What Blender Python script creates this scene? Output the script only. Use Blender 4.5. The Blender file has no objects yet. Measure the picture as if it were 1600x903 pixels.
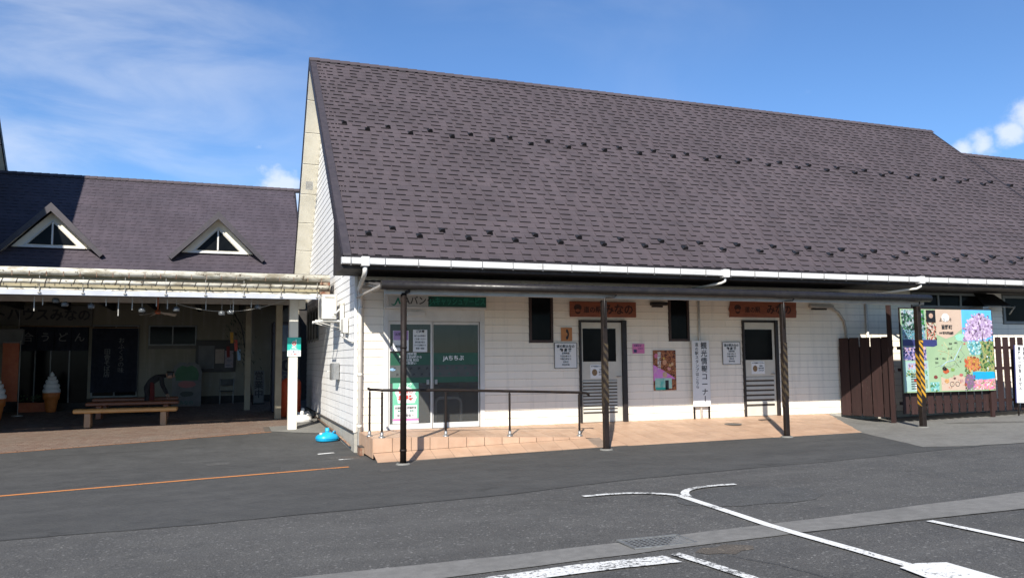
import bpy, math, random
from mathutils import Vector, Matrix, Euler
R = math.radians
random.seed(7)
scene = bpy.context.scene
COL = scene.collection

# ------------------------------------------------------------------ camera, sky, sun, exposure
cam_d = bpy.data.cameras.new("camera")
cam = bpy.data.objects.new("camera", cam_d)
COL.objects.link(cam)
YAW, PITCH, ROLL, FPX = 0.34869, 0.08815, -0.00884, 1243.4
cy, sy, cp, sp = math.cos(YAW), math.sin(YAW), math.cos(PITCH), math.sin(PITCH)
f_ = Vector((sy * cp, cy * cp, sp)); r0 = Vector((cy, -sy, 0)); u0 = r0.cross(f_)
r_ = r0 * math.cos(ROLL) + u0 * math.sin(ROLL); u_ = u0 * math.cos(ROLL) - r0 * math.sin(ROLL)
cam.matrix_world = Matrix(((r_.x, u_.x, -f_.x, -2.516), (r_.y, u_.y, -f_.y, -16.18), (r_.z, u_.z, -f_.z, 1.40), (0, 0, 0, 1)))
cam_d.sensor_width = 36.0
cam_d.lens = FPX / 1600 * 36.0
cam_d.clip_start = 0.1
cam_d.clip_end = 3000
scene.camera = cam

SUN_EL, SUN_AZ = 36.0, 29.4            # light travels towards +Y, turned 29.4 degrees to +X
sun_dir = Vector((math.sin(R(SUN_AZ)) * math.cos(R(SUN_EL)), math.cos(R(SUN_AZ)) * math.cos(R(SUN_EL)), -math.sin(R(SUN_EL))))
sun_d = bpy.data.lights.new("sun", 'SUN')
sun_d.energy = 5.0; sun_d.angle = R(0.53); sun_d.color = (1.0, 0.945, 0.86)
sun = bpy.data.objects.new("sun", sun_d); COL.objects.link(sun)
sun.rotation_euler = (-sun_dir).to_track_quat('Z', 'Y').to_euler()
sun.location = (-20, -30, 30)

world = bpy.data.worlds.new("World"); scene.world = world; world.use_nodes = True
wn, wl = world.node_tree.nodes, world.node_tree.links
wn.clear()
wo = wn.new('ShaderNodeOutputWorld'); bg = wn.new('ShaderNodeBackground'); sky = wn.new('ShaderNodeTexSky')
sky.sky_type = 'NISHITA'; sky.sun_disc = False
sky.sun_elevation = R(SUN_EL); sky.sun_rotation = math.atan2(-sun_dir.x, -sun_dir.y)
sky.air_density = 1.0; sky.dust_density = 0.1; sky.ozone_density = 9.0; sky.altitude = 50
bg.inputs['Strength'].default_value = 0.105
def wnode(t, **k):
    n = wn.new(t)
    for a, b in k.items(): setattr(n, a, b)
    return n
def wmath(op, a, b=None, clamp=False):
    n = wnode('ShaderNodeMath', operation=op, use_clamp=clamp)
    for i, v in enumerate((a, b)):
        if v is None: continue
        if isinstance(v, (int, float)): n.inputs[i].default_value = v
        else: wl.new(v, n.inputs[i])
    return n.outputs[0]
tc = wnode('ShaderNodeTexCoord')
sep = wnode('ShaderNodeSeparateXYZ'); wl.new(tc.outputs['Generated'], sep.inputs[0])
def wnoise(scale, sx, sy_, sz, det, rough, off=(0, 0, 0), dist=0.0):
    mp = wnode('ShaderNodeMapping'); mp.inputs['Scale'].default_value = (sx, sy_, sz); mp.inputs['Location'].default_value = off
    wl.new(tc.outputs['Generated'], mp.inputs['Vector'])
    n = wnode('ShaderNodeTexNoise'); n.inputs['Scale'].default_value = scale; n.inputs['Detail'].default_value = det
    n.inputs['Roughness'].default_value = rough; n.inputs['Distortion'].default_value = dist
    wl.new(mp.outputs[0], n.inputs['Vector']); return n.outputs['Fac']
def wramp(v, a, b):
    n = wnode('ShaderNodeMapRange', interpolation_type='SMOOTHSTEP')
    n.inputs[1].default_value = a; n.inputs[2].default_value = b; wl.new(v, n.inputs[0]); return n.outputs[0]
# thin high cirrus streaks over the whole sky
cirrus = wramp(wnoise(2.6, 1.0, 1.5, 2.6, 6, 0.52, (0.3, 1.7, 0.2), 0.6), 0.47, 0.80)
patch = wramp(wnoise(1.3, 1, 1, 1.4, 2, 0.5, (2.3, 0.9, 0.0)), 0.45, 0.68)
cirrus = wmath('MULTIPLY', wmath('MULTIPLY', cirrus, patch), 0.42)
# low cumulus puffs: a noise lump near the horizon all the way round
cum_n = wnoise(6.0, 1, 1, 1.8, 8, 0.58, (3.7, 1.2, 0.9))
band = wmath('MULTIPLY', wramp(sep.outputs[2], 0.36, 0.16), wramp(sep.outputs[2], 0.0, 0.06))
cumulus = wramp(wmath('ADD', cum_n, wmath('MULTIPLY', band, 0.13)), 0.70, 0.80)
cumulus = wmath('MULTIPLY', cumulus, band)
def puff(dx, dy, dz, rad):
    d = Vector((dx, dy, dz)).normalized()
    n = wnode('ShaderNodeVectorMath', operation='DISTANCE'); wl.new(tc.outputs['Generated'], n.inputs[0]); n.inputs[1].default_value = d
    nz = wnoise(17.0, 1, 1, 1.25, 8, 0.6, (dx * 3, 0, 2))
    v = wmath('ADD', wmath('DIVIDE', n.outputs['Value'], rad), wmath('MULTIPLY', wmath('SUBTRACT', nz, 0.5), 4.4))
    return wramp(v, 1.55, 0.25)
def pix_dir(px, py):
    return f_ * FPX + r_ * (px - 800) - u_ * (py - 451.5)
PUFFS = [tuple(pix_dir(428, 294)) + (0.030,), tuple(pix_dir(1503, 237)) + (0.009,), tuple(pix_dir(1538, 226)) + (0.014,), tuple(pix_dir(1573, 208)) + (0.011,), tuple(pix_dir(1606, 180)) + (0.015,),
         (-0.9, 0.4, 0.22, 0.09), (0.2, -0.9, 0.2, 0.1), (0.95, -0.3, 0.25, 0.08), (-0.7, -0.7, 0.18, 0.1)]
veil_n = wramp(wnoise(3.2, 1.0, 1.3, 3.4, 7, 0.56, (0.9, 2.1, 0.4), 0.5), 0.36, 0.74)
dv = wnode('ShaderNodeVectorMath', operation='DISTANCE'); wl.new(tc.outputs['Generated'], dv.inputs[0]); dv.inputs[1].default_value = pix_dir(60, 120).normalized()
veil = wmath('MULTIPLY', wmath('MULTIPLY', veil_n, wramp(dv.outputs['Value'], 0.42, 0.02)), 0.44)
cirrus = wmath('MAXIMUM', wmath('MULTIPLY', cirrus, 0.5), veil)
cl = wmath('MAXIMUM', cirrus, wmath('MULTIPLY', cumulus, 0.75))
for p in PUFFS:
    cl = wmath('MAXIMUM', cl, wmath('MULTIPLY', puff(*p), 0.66))
mixc = wnode('ShaderNodeMix', data_type='RGBA')
wl.new(cl, mixc.inputs['Factor']); wl.new(sky.outputs[0], mixc.inputs[6]); mixc.inputs[7].default_value = (6.3, 6.5, 6.9, 1)
wl.new(mixc.outputs[2], bg.inputs['Color']); wl.new(bg.outputs[0], wo.inputs['Surface'])

vs = scene.view_settings
scene.display_settings.display_device = 'sRGB'
vs.view_transform = 'Standard'; vs.look = 'None'; vs.exposure = 0.62; vs.gamma = 1.0; vs.use_curve_mapping = False
scene.cycles.max_bounces = 8; scene.cycles.transparent_max_bounces = 12
scene.cycles.use_denoising = True

# ------------------------------------------------------------------ helpers: mesh builder
class MB:
    def __init__(s): s.v = []; s.f = []; s.m = []; s.sm = []
    def add(s, vs_, fs_, mi=0, smooth=False):
        b = len(s.v); s.v += [tuple(p) for p in vs_]
        for q in fs_: s.f.append(tuple(b + i for i in q)); s.m.append(mi); s.sm.append(smooth)
        return s
    def box(s, x0, x1, y0, y1, z0, z1, mi=0):
        p = [(x, y, z) for z in (z0, z1) for y in (y0, y1) for x in (x0, x1)]
        return s.add(p, [(0, 2, 3, 1), (4, 5, 7, 6), (0, 1, 5, 4), (2, 6, 7, 3), (0, 4, 6, 2), (1, 3, 7, 5)], mi)
    def bbox(s, x0, x1, y0, y1, z0, z1, b=.006, mi=0):   # box with chamfered edges
        bx = [min(b, (x1 - x0) * .3), min(b, (y1 - y0) * .3), min(b, (z1 - z0) * .3)]
        lo = (x0, y0, z0); hi = (x1, y1, z1); idx = {}; vs_ = []
        for cx in (0, 1):
            for cyy in (0, 1):
                for cz in (0, 1):
                    c = (cx, cyy, cz)
                    for ax in range(3):
                        p = [0, 0, 0]
                        for k in range(3):
                            e = hi[k] if c[k] else lo[k]
                            p[k] = e if k == ax else e + (-bx[k] if c[k] else bx[k])
                        idx[(c, ax)] = len(vs_); vs_.append(p)
        fs_ = []
        for ax in range(3):
            a, b2 = [k for k in range(3) if k != ax]
            for sd in (0, 1):
                ring = []
                for (u, w) in ((0, 0), (1, 0), (1, 1), (0, 1)):
                    c = [0, 0, 0]; c[ax] = sd; c[a] = u; c[b2] = w; ring.append(idx[(tuple(c), ax)])
                fs_.append(tuple(ring))
        for ax in range(3):        # edges along ax
            a, b2 = [k for k in range(3) if k != ax]
            for u in (0, 1):
                for w in (0, 1):
                    c0 = [0, 0, 0]; c0[a] = u; c0[b2] = w; c1 = list(c0); c1[ax] = 1
                    c0, c1 = tuple(c0), tuple(c1)
                    fs_.append((idx[(c0, a)], idx[(c1, a)], idx[(c1, b2)], idx[(c0, b2)]))
        for c in [(i, j, k) for i in (0, 1) for j in (0, 1) for k in (0, 1)]:
            fs_.append((idx[(c, 0)], idx[(c, 1)], idx[(c, 2)]))
        cen = Vector(((x0 + x1) / 2, (y0 + y1) / 2, (z0 + z1) / 2)); out = []
        for q in fs_:
            P = [Vector(vs_[i]) for i in q]; n = (P[1] - P[0]).cross(P[2] - P[0])
            out.append(q if n.dot(sum(P, Vector()) / len(P) - cen) > 0 else q[::-1])
        return s.add(vs_, out, mi)
    def tube(s, pts, r, n=8, mi=0, cap=True, smooth=True):
        pts = [Vector(p) for p in pts]; rings = []; up = None
        rs = r if isinstance(r, (list, tuple)) else [r] * len(pts)
        for i, p in enumerate(pts):
            t = (pts[min(i + 1, len(pts) - 1)] - pts[max(i - 1, 0)]).normalized()
            if up is None:
                up = Vector((0, 0, 1)) if abs(t.z) < .9 else Vector((0, 1, 0))
            a = t.cross(up); a.normalize(); b = a.cross(t).normalized(); up = b
            rings.append([p + (a * math.cos(2 * math.pi * k / n) + b * math.sin(2 * math.pi * k / n)) * rs[i] for k in range(n)])
        vs_ = [q for ring in rings for q in ring]; fs_ = []
        for i in range(len(pts) - 1):
            for k in range(n):
                k2 = (k + 1) % n; fs_.append((i * n + k, i * n + k2, (i + 1) * n + k2, (i + 1) * n + k))
        s.add(vs_, fs_, mi, smooth)
        if cap:
            b = len(s.v) - len(vs_)
            s.f.append(tuple(b + k for k in range(n))[::-1]); s.m.append(mi); s.sm.append(False)
            s.f.append(tuple(b + (len(pts) - 1) * n + k for k in range(n))); s.m.append(mi); s.sm.append(False)
        return s
    def lathe(s, prof, c=(0, 0, 0), n=16, mi=0, smooth=True):
        vs_ = []; fs_ = []
        for (r, z) in prof:
            for k in range(n):
                a = 2 * math.pi * k / n; vs_.append((c[0] + r * math.cos(a), c[1] + r * math.sin(a), c[2] + z))
        for i in range(len(prof) - 1):
            for k in range(n):
                k2 = (k + 1) % n; fs_.append((i * n + k, i * n + k2, (i + 1) * n + k2, (i + 1) * n + k))
        return s.add(vs_, fs_, mi, smooth)
    def prism(s, poly, h0, h1, axis='z', mi=0):
        n = len(poly)
        def P(p, h): return {'z': (p[0], p[1], h), 'y': (p[0], h, p[1]), 'x': (h, p[0], p[1])}[axis]
        vs_ = [P(p, h0) for p in poly] + [P(p, h1) for p in poly]
        fs_ = [tuple(range(n))[::-1], tuple(range(n, 2 * n))] + [(i, (i + 1) % n, n + (i + 1) % n, n + i) for i in range(n)]
        area = sum(poly[i][0] * poly[(i + 1) % n][1] - poly[(i + 1) % n][0] * poly[i][1] for i in range(n))
        flip = (area < 0) != (axis == 'y')
        if h1 < h0: flip = not flip
        if flip: fs_ = [q[::-1] for q in fs_]
        return s.add(vs_, fs_, mi)
    def mesh(s, name, mats):
        me = bpy.data.meshes.new(name); me.from_pydata(s.v, [], s.f)
        for m in (mats if isinstance(mats, (list, tuple)) else [mats]): me.materials.append(m)
        me.polygons.foreach_set('material_index', s.m); me.polygons.foreach_set('use_smooth', s.sm)
        me.update(); return me
    def build(s, name, mats, parent=None, loc=(0, 0, 0), rot=(0, 0, 0), kind=None, label=None):
        return inst(name, s.mesh(name, mats), parent, loc, rot, kind=kind, label=label)
def inst(name, me, parent=None, loc=(0, 0, 0), rot=(0, 0, 0), scale=None, kind=None, label=None):
    o = bpy.data.objects.new(name, me); COL.objects.link(o)
    o.location = loc; o.rotation_euler = rot
    if scale: o.scale = scale
    if parent is not None: o.parent = parent
    if kind: o['kind'] = kind
    if label: o['label'] = label
    return o
def tag(o, label, cat, group=None):
    o['label'] = label; o['category'] = cat
    if group: o['group'] = group
    return o
def thing(name, label, cat, loc=(0, 0, 0), rotz=0, group=None):
    o = bpy.data.objects.new(name, None); COL.objects.link(o); o.empty_display_size = .2
    o.location = loc; o.rotation_euler = (0, 0, rotz); return tag(o, label, cat, group)
def copy_tree(o, parent=None, label=None, loc=None, rotz=None):
    kids = list(o.children)
    c = o.copy(); COL.objects.link(c)
    if parent is not None: c.parent = parent
    if label: c['label'] = label
    if loc is not None: c.location = loc
    if rotz is not None: c.rotation_euler = (0, 0, rotz)
    for k in kids: copy_tree(k, c)
    return c

# ------------------------------------------------------------------ helpers: materials
class NT:
    def __init__(s, name):
        s.mat = bpy.data.materials.new(name); s.mat.use_nodes = True
        s.n, s.l = s.mat.node_tree.nodes, s.mat.node_tree.links; s.n.clear()
        s.out = s.n.new('ShaderNodeOutputMaterial'); s.bs = s.n.new('ShaderNodeBsdfPrincipled')
        s.l.new(s.bs.outputs[0], s.out.inputs[0]); s._tc = None
    def tc(s):
        if s._tc is None: s._tc = s.n.new('ShaderNodeTexCoord')
        return s._tc
    def node(s, t, **k):
        n = s.n.new(t)
        for a, b in k.items(): setattr(n, a, b)
        return n
    def put(s, v, sock):
        if v is None: return
        if isinstance(v, (int, float)): sock.default_value = v
        elif isinstance(v, (tuple, list)): sock.default_value = tuple(v) + ((1,) if len(v) == 3 and sock.type == 'RGBA' else ())
        else: s.l.new(v, sock)
    def math(s, op, a, b=None, clamp=False):
        n = s.node('ShaderNodeMath', operation=op, use_clamp=clamp); s.put(a, n.inputs[0]); s.put(b, n.inputs[1]); return n.outputs[0]
    def noise(s, scale, det=4, rough=.55, sc=(1, 1, 1), off=(0, 0, 0), dist=0, coord='Object', col=False):
        mp = s.node('ShaderNodeMapping'); mp.inputs['Scale'].default_value = sc; mp.inputs['Location'].default_value = off
        if coord == 'World':
            g = s.node('ShaderNodeNewGeometry'); s.l.new(g.outputs['Position'], mp.inputs['Vector'])
        else: s.l.new(s.tc().outputs[coord], mp.inputs['Vector'])
        n = s.node('ShaderNodeTexNoise'); n.inputs['Scale'].default_value = scale; n.inputs['Detail'].default_value = det
        n.inputs['Roughness'].default_value = rough; n.inputs['Distortion'].default_value = dist
        s.l.new(mp.outputs[0], n.inputs['Vector']); return n.outputs['Color' if col else 'Fac']
    def ramp(s, v, a, b, c=0.0, d=1.0, smooth=True):
        n = s.node('ShaderNodeMapRange', interpolation_type='SMOOTHSTEP' if smooth else 'LINEAR')
        for i, q in enumerate((a, b, c, d)): n.inputs[i + 1].default_value = q
        s.put(v, n.inputs[0]); return n.outputs[0]
    def mix(s, f, a, b, mode='MIX'):
        n = s.node('ShaderNodeMix', data_type='RGBA', blend_type=mode)
        s.put(f, n.inputs['Factor']); s.put(a, n.inputs[6]); s.put(b, n.inputs[7]); return n.outputs[2]
    def hsv(s, c, v=1.0, h=.5, sat=1.0):
        n = s.node('ShaderNodeHueSaturation'); s.put(c, n.inputs['Color']); s.put(v, n.inputs['Value']); s.put(h, n.inputs['Hue']); s.put(sat, n.inputs['Saturation']); return n.outputs[0]
    def rnd(s, island=False):
        if island: return s.node('ShaderNodeNewGeometry').outputs['Random Per Island']
        return s.node('ShaderNodeObjectInfo').outputs['Random']
    def bump(s, h, strength=.3, dist=.01):
        n = s.node('ShaderNodeBump'); n.inputs['Strength'].default_value = strength; n.inputs['Distance'].default_value = dist
        s.put(h, n.inputs['Height']); s.l.new(n.outputs[0], s.bs.inputs['Normal'])
    def done(s, col=None, rough=.6, metal=0, spec=None):
        s.put(col, s.bs.inputs['Base Color']); s.put(rough, s.bs.inputs['Roughness']); s.put(metal, s.bs.inputs['Metallic'])
        if spec is not None: s.bs.inputs['Specular IOR Level'].default_value = spec
        return s.mat
def pm(name, c, c2=None, scale=6, rough=.6, bump=0, bscale=None, metal=0, var=0, island=False, world_=False, lo=.35, hi=.7, spec=None, sc=(1, 1, 1)):
    t = NT(name); co = 'World' if world_ else 'Object'
    if c2 is None: c2 = tuple(min(1, q * .82) for q in c)
    col = t.mix(t.ramp(t.noise(scale, 5, .6, sc, coord=co), lo, hi), c, c2)
    if var:
        col = t.hsv(col, t.ramp(t.rnd(island), 0, 1, 1 - var, 1 + var, False))
    rr = t.ramp(t.noise(scale * 2.3, 4, coord=co), .3, .7, max(0, rough - .08), min(1, rough + .1))
    if bump: t.bump(t.noise(bscale or scale * 8, 4, .6, coord=co), bump, .01)
    return t.done(col, rr, metal, spec)

def M_asphalt(name, base, speck, stone, scale=1.0, patchy=.25):
    t = NT(name)
    fine = t.noise(95 * scale, 4, .75, coord='World'); v = t.node('ShaderNodeTexVoronoi'); v.inputs['Scale'].default_value = 62 * scale
    g = t.node('ShaderNodeNewGeometry'); t.l.new(g.outputs['Position'], v.inputs['Vector'])
    large = t.noise(.45, 5, .6, coord='World'); mid = t.noise(2.6, 5, .65, coord='World')
    streak = t.noise(1.0, 4, .6, (.25, 2.2, 1), coord='World')
    col = t.mix(t.ramp(fine, .36, .66), tuple(b * .58 for b in base), tuple(b * 1.36 for b in base))
    col = t.mix(t.math('MULTIPLY', t.ramp(v.outputs['Color'], .80, .93), speck), col, stone)
    k = t.math('ADD', t.math('MULTIPLY', t.math('ADD', t.math('SUBTRACT', large, .5), t.math('SUBTRACT', mid, .5)), patchy * 1.8), t.math('MULTIPLY', t.math('SUBTRACT', streak, .5), patchy))
    col = t.hsv(col, t.math('ADD', 1.0, k))
    oil = t.math('MULTIPLY', t.ramp(t.noise(1.9, 4, .55, off=(5, 2, 0), coord='World'), .64, .76), t.ramp(t.noise(7, 4, coord='World'), .3, .6))
    col = t.mix(t.math('MULTIPLY', oil, .62), col, tuple(b * .45 for b in base))
    dust = t.ramp(t.noise(.9, 5, .6, (.3, 1.6, 1), off=(1, 8, 0), coord='World'), .52, .75)
    col = t.mix(t.math('MULTIPLY', dust, .30), col, tuple(b * 1.55 for b in base))
    t.bump(t.math('ADD', fine, v.outputs['Distance']), .55, .006)
    return t.done(col, t.ramp(mid, .3, .7, .74, .92), 0, .35)
mat_asphalt_old = M_asphalt('old_asphalt', (.085, .083, .078), .6, (.24, .235, .22), .8, .28)
mat_asphalt_new = M_asphalt('smooth_asphalt', (.068, .0675, .064), .30, (.15, .15, .145), 1.3, .30)
mat_asphalt_patch = M_asphalt('patch_asphalt', (.078, .078, .075), .6, (.2, .2, .2), .9, .3)
def M_concrete(name, c, dirt=(.13, .12, .105), amt=.6):
    t = NT(name)
    a = t.noise(1.1, 6, .65, coord='World'); b = t.noise(9, 5, .6, coord='World'); f = t.noise(140, 2, .7, coord='World')
    col = t.mix(t.ramp(b, .3, .7), tuple(q * .86 for q in c), tuple(q * 1.08 for q in c))
    col = t.mix(t.math('MULTIPLY', t.ramp(a, .45, .78), amt), col, dirt)
    col = t.hsv(col, t.ramp(f, .3, .7, .86, 1.12))
    t.bump(t.math('ADD', b, t.math('MULTIPLY', f, .5)), .3, .006)
    return t.done(col, .85, 0, .3)
mat_concrete = M_concrete('concrete', (.185, .18, .163), (.10, .094, .083))
mat_gutter_concrete = M_concrete('channel_concrete', (.185, .18, .168), (.11, .108, .1), .5)
def M_paint_line(name, c, under, wear=.5):
    t = NT(name)
    a = t.noise(26, 6, .75, coord='World'); b = t.noise(2.2, 3, .5, coord='World')
    k = t.ramp(t.math('ADD', a, t.math('MULTIPLY', b, .45)), wear, wear + .09)
    col = t.mix(k, t.hsv(t.mix(1, c, c), t.ramp(t.noise(60, 3, coord='World'), .3, .7, .86, 1.05)), under)
    t.bump(t.noise(170, 3, coord='World'), .3, .004)
    return t.done(col, .8, 0, .3)
mat_line_white = M_paint_line('white_road_paint', (.72, .72, .69), (.10, .10, .096), .80)
mat_line_worn = M_paint_line('worn_white_road_paint', (.70, .70, .67), (.10, .10, .096), .735)
mat_line_orange = M_paint_line('orange_road_paint', (.62, .24, .075), (.09, .085, .08), .785)

def M_shingle(name, base, island):
    t = NT(name)
    g = t.noise(260, 2, .7, coord='World'); big = t.noise(.7, 4, .6, coord='World'); str_ = t.noise(1.4, 4, .6, (3, .5, .5), coord='World')
    r = t.rnd(island)
    col = t.mix(r, tuple(b * .93 for b in base), (base[0] * 1.07, base[1] * 1.04, base[2] * 1.03))
    col = t.hsv(col, t.math('ADD', 1.0, t.math('ADD', t.math('MULTIPLY', t.math('SUBTRACT', g, .5), .5), t.math('ADD', t.math('MULTIPLY', t.math('SUBTRACT', big, .5), .75), t.math('MULTIPLY', t.math('SUBTRACT', str_, .5), .42)))))
    t.bump(g, .35, .004)
    return t.done(col, .78, 0, .35)
SH = (.067, .0545, .061)
mat_shingle = M_shingle('roof_shingle', SH, False)
mat_shingle_field = M_shingle('roof_shingle_field', SH, True)
mat_shingle_butt = pm('shingle_band_painted_shade', (.022, .018, .021), rough=.9)  # dark butt colour: printed band plus painted-in shade of the down-facing edges
SL = (.060, .050, .062)
mat_shingle_l = M_shingle('rear_roof_shingle', SL, False)
mat_shingle_l_field = M_shingle('rear_roof_shingle_field', SL, True)

def M_white_siding(name, c):
    t = NT(name)
    drip = t.noise(1.0, 5, .6, (7, 7, .5), coord='World'); a = t.noise(.8, 4, .6, coord='World'); f = t.noise(60, 3, .6, (1, 1, 4), coord='World')
    col = t.hsv(t.mix(1, c, c), t.math('ADD', t.ramp(t.rnd(), 0, 1, .965, 1.015, False), t.math('MULTIPLY', t.math('SUBTRACT', f, .5), .05)))
    col = t.mix(t.math('MULTIPLY', t.ramp(drip, .48, .76), .30), col, (.43, .40, .35))
    col = t.mix(t.math('MULTIPLY', t.ramp(a, .5, .8), .2), col, (.50, .48, .44))
    sp_ = t.node('ShaderNodeSeparateXYZ'); gg = t.node('ShaderNodeNewGeometry'); t.l.new(gg.outputs['Position'], sp_.inputs[0])
    low = t.math('MULTIPLY', t.ramp(sp_.outputs[2], .22, -.05), t.ramp(t.noise(9, 5, .7, (1, 1, .4), coord='World'), .38, .7))
    col = t.mix(t.math('MULTIPLY', low, .68), col, (.30, .27, .22))
    t.bump(t.noise(22, 4, .6, (1, 1, 6), coord='World'), .12, .01)
    return t.done(col, t.ramp(a, .3, .7, .42, .6), 0, .4)
mat_siding = M_white_siding('white_board_bounce_tint', (.88, .80, .675))  # white with the warmth of bounced light tinted into the colour
mat_siding_side = M_white_siding('white_painted_gable_board', (.82, .81, .78))
mat_siding_l = M_white_siding('darkened_beige_board', (.22, .19, .13))  # beige darkened in the colour itself to stand in for deep arcade shade
mat_backing = pm('wall_backing', (.16, .145, .125), rough=.9)
mat_found = M_concrete('foundation_render', (.40, .38, .33), (.2, .18, .15), .6)
mat_soffit = pm('cream_soffit_board', (.80, .75, .62), (.72, .67, .54), 3, .6)
mat_dark_soffit = pm('dark_stained_timber', (.018, .014, .013), (.03, .022, .02), 4, .7)
mat_barge = pm('dark_bargeboard', (.022, .018, .022), rough=.55)
mat_verge = pm('verge_metal', (.050, .042, .047), (.040, .034, .038), 5, .5)
mat_gutter = pm('white_gutter_metal', (.70, .70, .69), (.52, .515, .50), 2.5, .4, sc=(.6, 4, 4))
mat_bracket = pm('gutter_bracket_steel', (.16, .155, .15), rough=.5, metal=.5)
mat_white_pvc = pm('white_pipe', (.72, .70, .65), (.58, .55, .48), 3, .45)
mat_brown_metal = pm('dark_brown_metal', (.013, .011, .0105), (.020, .017, .015), 7, .38, bump=.05, spec=.35)
mat_brown_post = pm('brown_painted_post', (.010, .007, .0058), (.018, .012, .0095), 9, .55, bump=.08, spec=.25)
mat_canopy_sheet = pm('brown_corrugated_sheet', (.075, .068, .062), (.11, .10, .09), 5, .5)
mat_beige_metal = pm('beige_painted_beam', (.42, .385, .34), (.34, .31, .27), 4, .5)
mat_alu = pm('white_aluminium', (.62, .61, .58), (.55, .54, .51), 3, .35)
mat_steel = pm('brushed_steel', (.32, .32, .31), (.26, .26, .25), 8, .38, metal=.6)
mat_dark_wood_frame = pm('dark_wood_window_frame', (.035, .018, .013), (.055, .028, .02), 9, .5)
mat_black_frame = pm('dark_brown_door_frame', (.020, .014, .012), rough=.5)
mat_door = pm('cream_steel_door', (.56, .53, .45), (.50, .47, .40), 2.5, .45)
mat_slot = pm('louvre_slot', (.05, .042, .034), rough=.8)
def M_dark_glass():
    t = NT('dark_window_glass'); c = t.mix(t.ramp(t.noise(1.3, 3), .3, .7), (.004, .005, .006), (.010, .011, .012)); return t.done(c, .10, 0, .05)
mat_dark_glass = M_dark_glass()
def M_clear_glass(name, tint):
    t = NT(name); t.n.remove(t.bs)
    tr = t.node('ShaderNodeBsdfTransparent'); tr.inputs[0].default_value = tint + (1,)
    gl = t.node('ShaderNodeBsdfGlossy'); gl.inputs['Roughness'].default_value = .03; gl.inputs[0].default_value = (.62, .62, .60, 1)
    fr = t.node('ShaderNodeFresnel'); fr.inputs[0].default_value = 1.5
    mx = t.node('ShaderNodeMixShader'); t.l.new(fr.outputs[0], mx.inputs[0]); t.l.new(tr.outputs[0], mx.inputs[1]); t.l.new(gl.outputs[0], mx.inputs[2])
    t.l.new(mx.outputs[0], t.out.inputs[0]); return t.mat
mat_glass = M_clear_glass('door_glass', (.70, .70, .68))
mat_bulb_glass = M_clear_glass('chime_glass', (.75, .8, .8))
mat_tile = pm('terracotta_tile', (.48, .32, .215), (.42, .27, .178), 3, .5, bump=.1, bscale=40, var=.09, world_=True)
mat_grout = pm('tile_grout', (.24, .18, .135), rough=.9, world_=True)
def M_brick(name, island):
    t = NT(name); r = t.rnd(island)
    c = t.mix(r, (.15, .092, .066), (.20, .15, .115)); c = t.mix(t.ramp(t.noise(30, 4, coord='World'), .35, .75), c, (.13, .095, .075))
    c = t.mix(t.math('MULTIPLY', t.ramp(t.noise(1.2, 4, coord='World'), .4, .75), .4), c, (.16, .14, .115))
    t.bump(t.noise(90, 3, coord='World'), .3, .004); return t.done(c, .85, 0, .3)
mat_brick = M_brick('paving_brick', False); mat_brick_field = M_brick('paving_brick_field', True)
mat_mortar = pm('sand_joint', (.10, .082, .066), rough=.95, world_=True)
def M_fence():
    t = NT('brown_stained_board'); n = t.noise(3, 5, .65, (6, 6, .6), coord='World')
    c = t.mix(t.ramp(n, .35, .75), (.033, .0155, .0135), (.021, .011, .0095)); c = t.hsv(c, t.ramp(t.rnd(), 0, 1, .8, 1.25, False))
    w = t.math('MULTIPLY', t.ramp(t.noise(14, 6, .75, (3, 3, .35), coord='World'), .60, .70), t.ramp(t.noise(.9, 2, coord='World'), .45, .6))
    c = t.mix(t.math('MULTIPLY', w, .55), c, (.24, .18, .14)); t.bump(n, .2, .01); return t.done(c, .7, 0, .3)
mat_fence = M_fence()
def M_wood(name, a, b, sc=(1.2, 14, 14)):
    t = NT(name); n = t.noise(4, 6, .6, sc, dist=.6); c = t.mix(t.ramp(n, .3, .7), a, b); t.bump(n, .15, .01); return t.done(c, .42, 0, .45)
mat_bench = M_wood('varnished_pine', (.56, .30, .10), (.42, .20, .06))
mat_bench_red = M_wood('red_brown_timber', (.26, .085, .035), (.18, .055, .022))
mat_bench_leg = M_wood('pale_timber_leg', (.36, .22, .12), (.28, .16, .09), (14, 14, 1.2))
mat_sign_wood = M_wood('carved_redwood_board', (.27, .078, .032), (.18, .048, .02))
mat_dark_carve = pm('dark_carved_paint', (.040, .012, .008), rough=.7)
mat_black = pm('black_print', (.018, .018, .020), rough=.6)
mat_black_pl = pm('black_plastic', (.014, .014, .015), rough=.45)
mat_white_panel = pm('white_sign_panel', (.74, .74, .73), (.68, .68, .67), 2, .4)
mat_white_print = pm('white_print', (.78, .78, .76), rough=.5)
mat_grey_panel = pm('grey_sign_panel', (.50, .50, .47), (.44, .44, .42), 3, .4)
mat_green_dark = pm('dark_green_sign', (.008, .105, .070), (.006, .085, .058), 3, .35)
mat_green_print = pm('green_print', (.01, .20, .13), rough=.5)
mat_green_film = pm('green_window_film', (.018, .085, .048), (.015, .075, .042), 3, .4)
mat_frost = pm('frosted_window_film', (.07, .08, .077), (.06, .07, .067), 4, .6)
mat_teal = pm('teal_sign', (.02, .42, .34), (.018, .38, .31), 3, .35)
mat_red = pm('red_print', (.55, .05, .035), rough=.5)
mat_pink = pm('pink_paper', (.66, .20, .42), (.60, .17, .38), 3, .6)
mat_purple = pm('lilac_print', (.42, .28, .50), (.36, .22, .46), 4, .6)
mat_blue_print = pm('pale_blue_print', (.25, .42, .62), rough=.5)
mat_navy_print = pm('navy_print', (.03, .035, .14), rough=.5)
mat_yellow = pm('yellow_tape', (.52, .27, .015), (.40, .20, .012), 14, .55)
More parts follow.
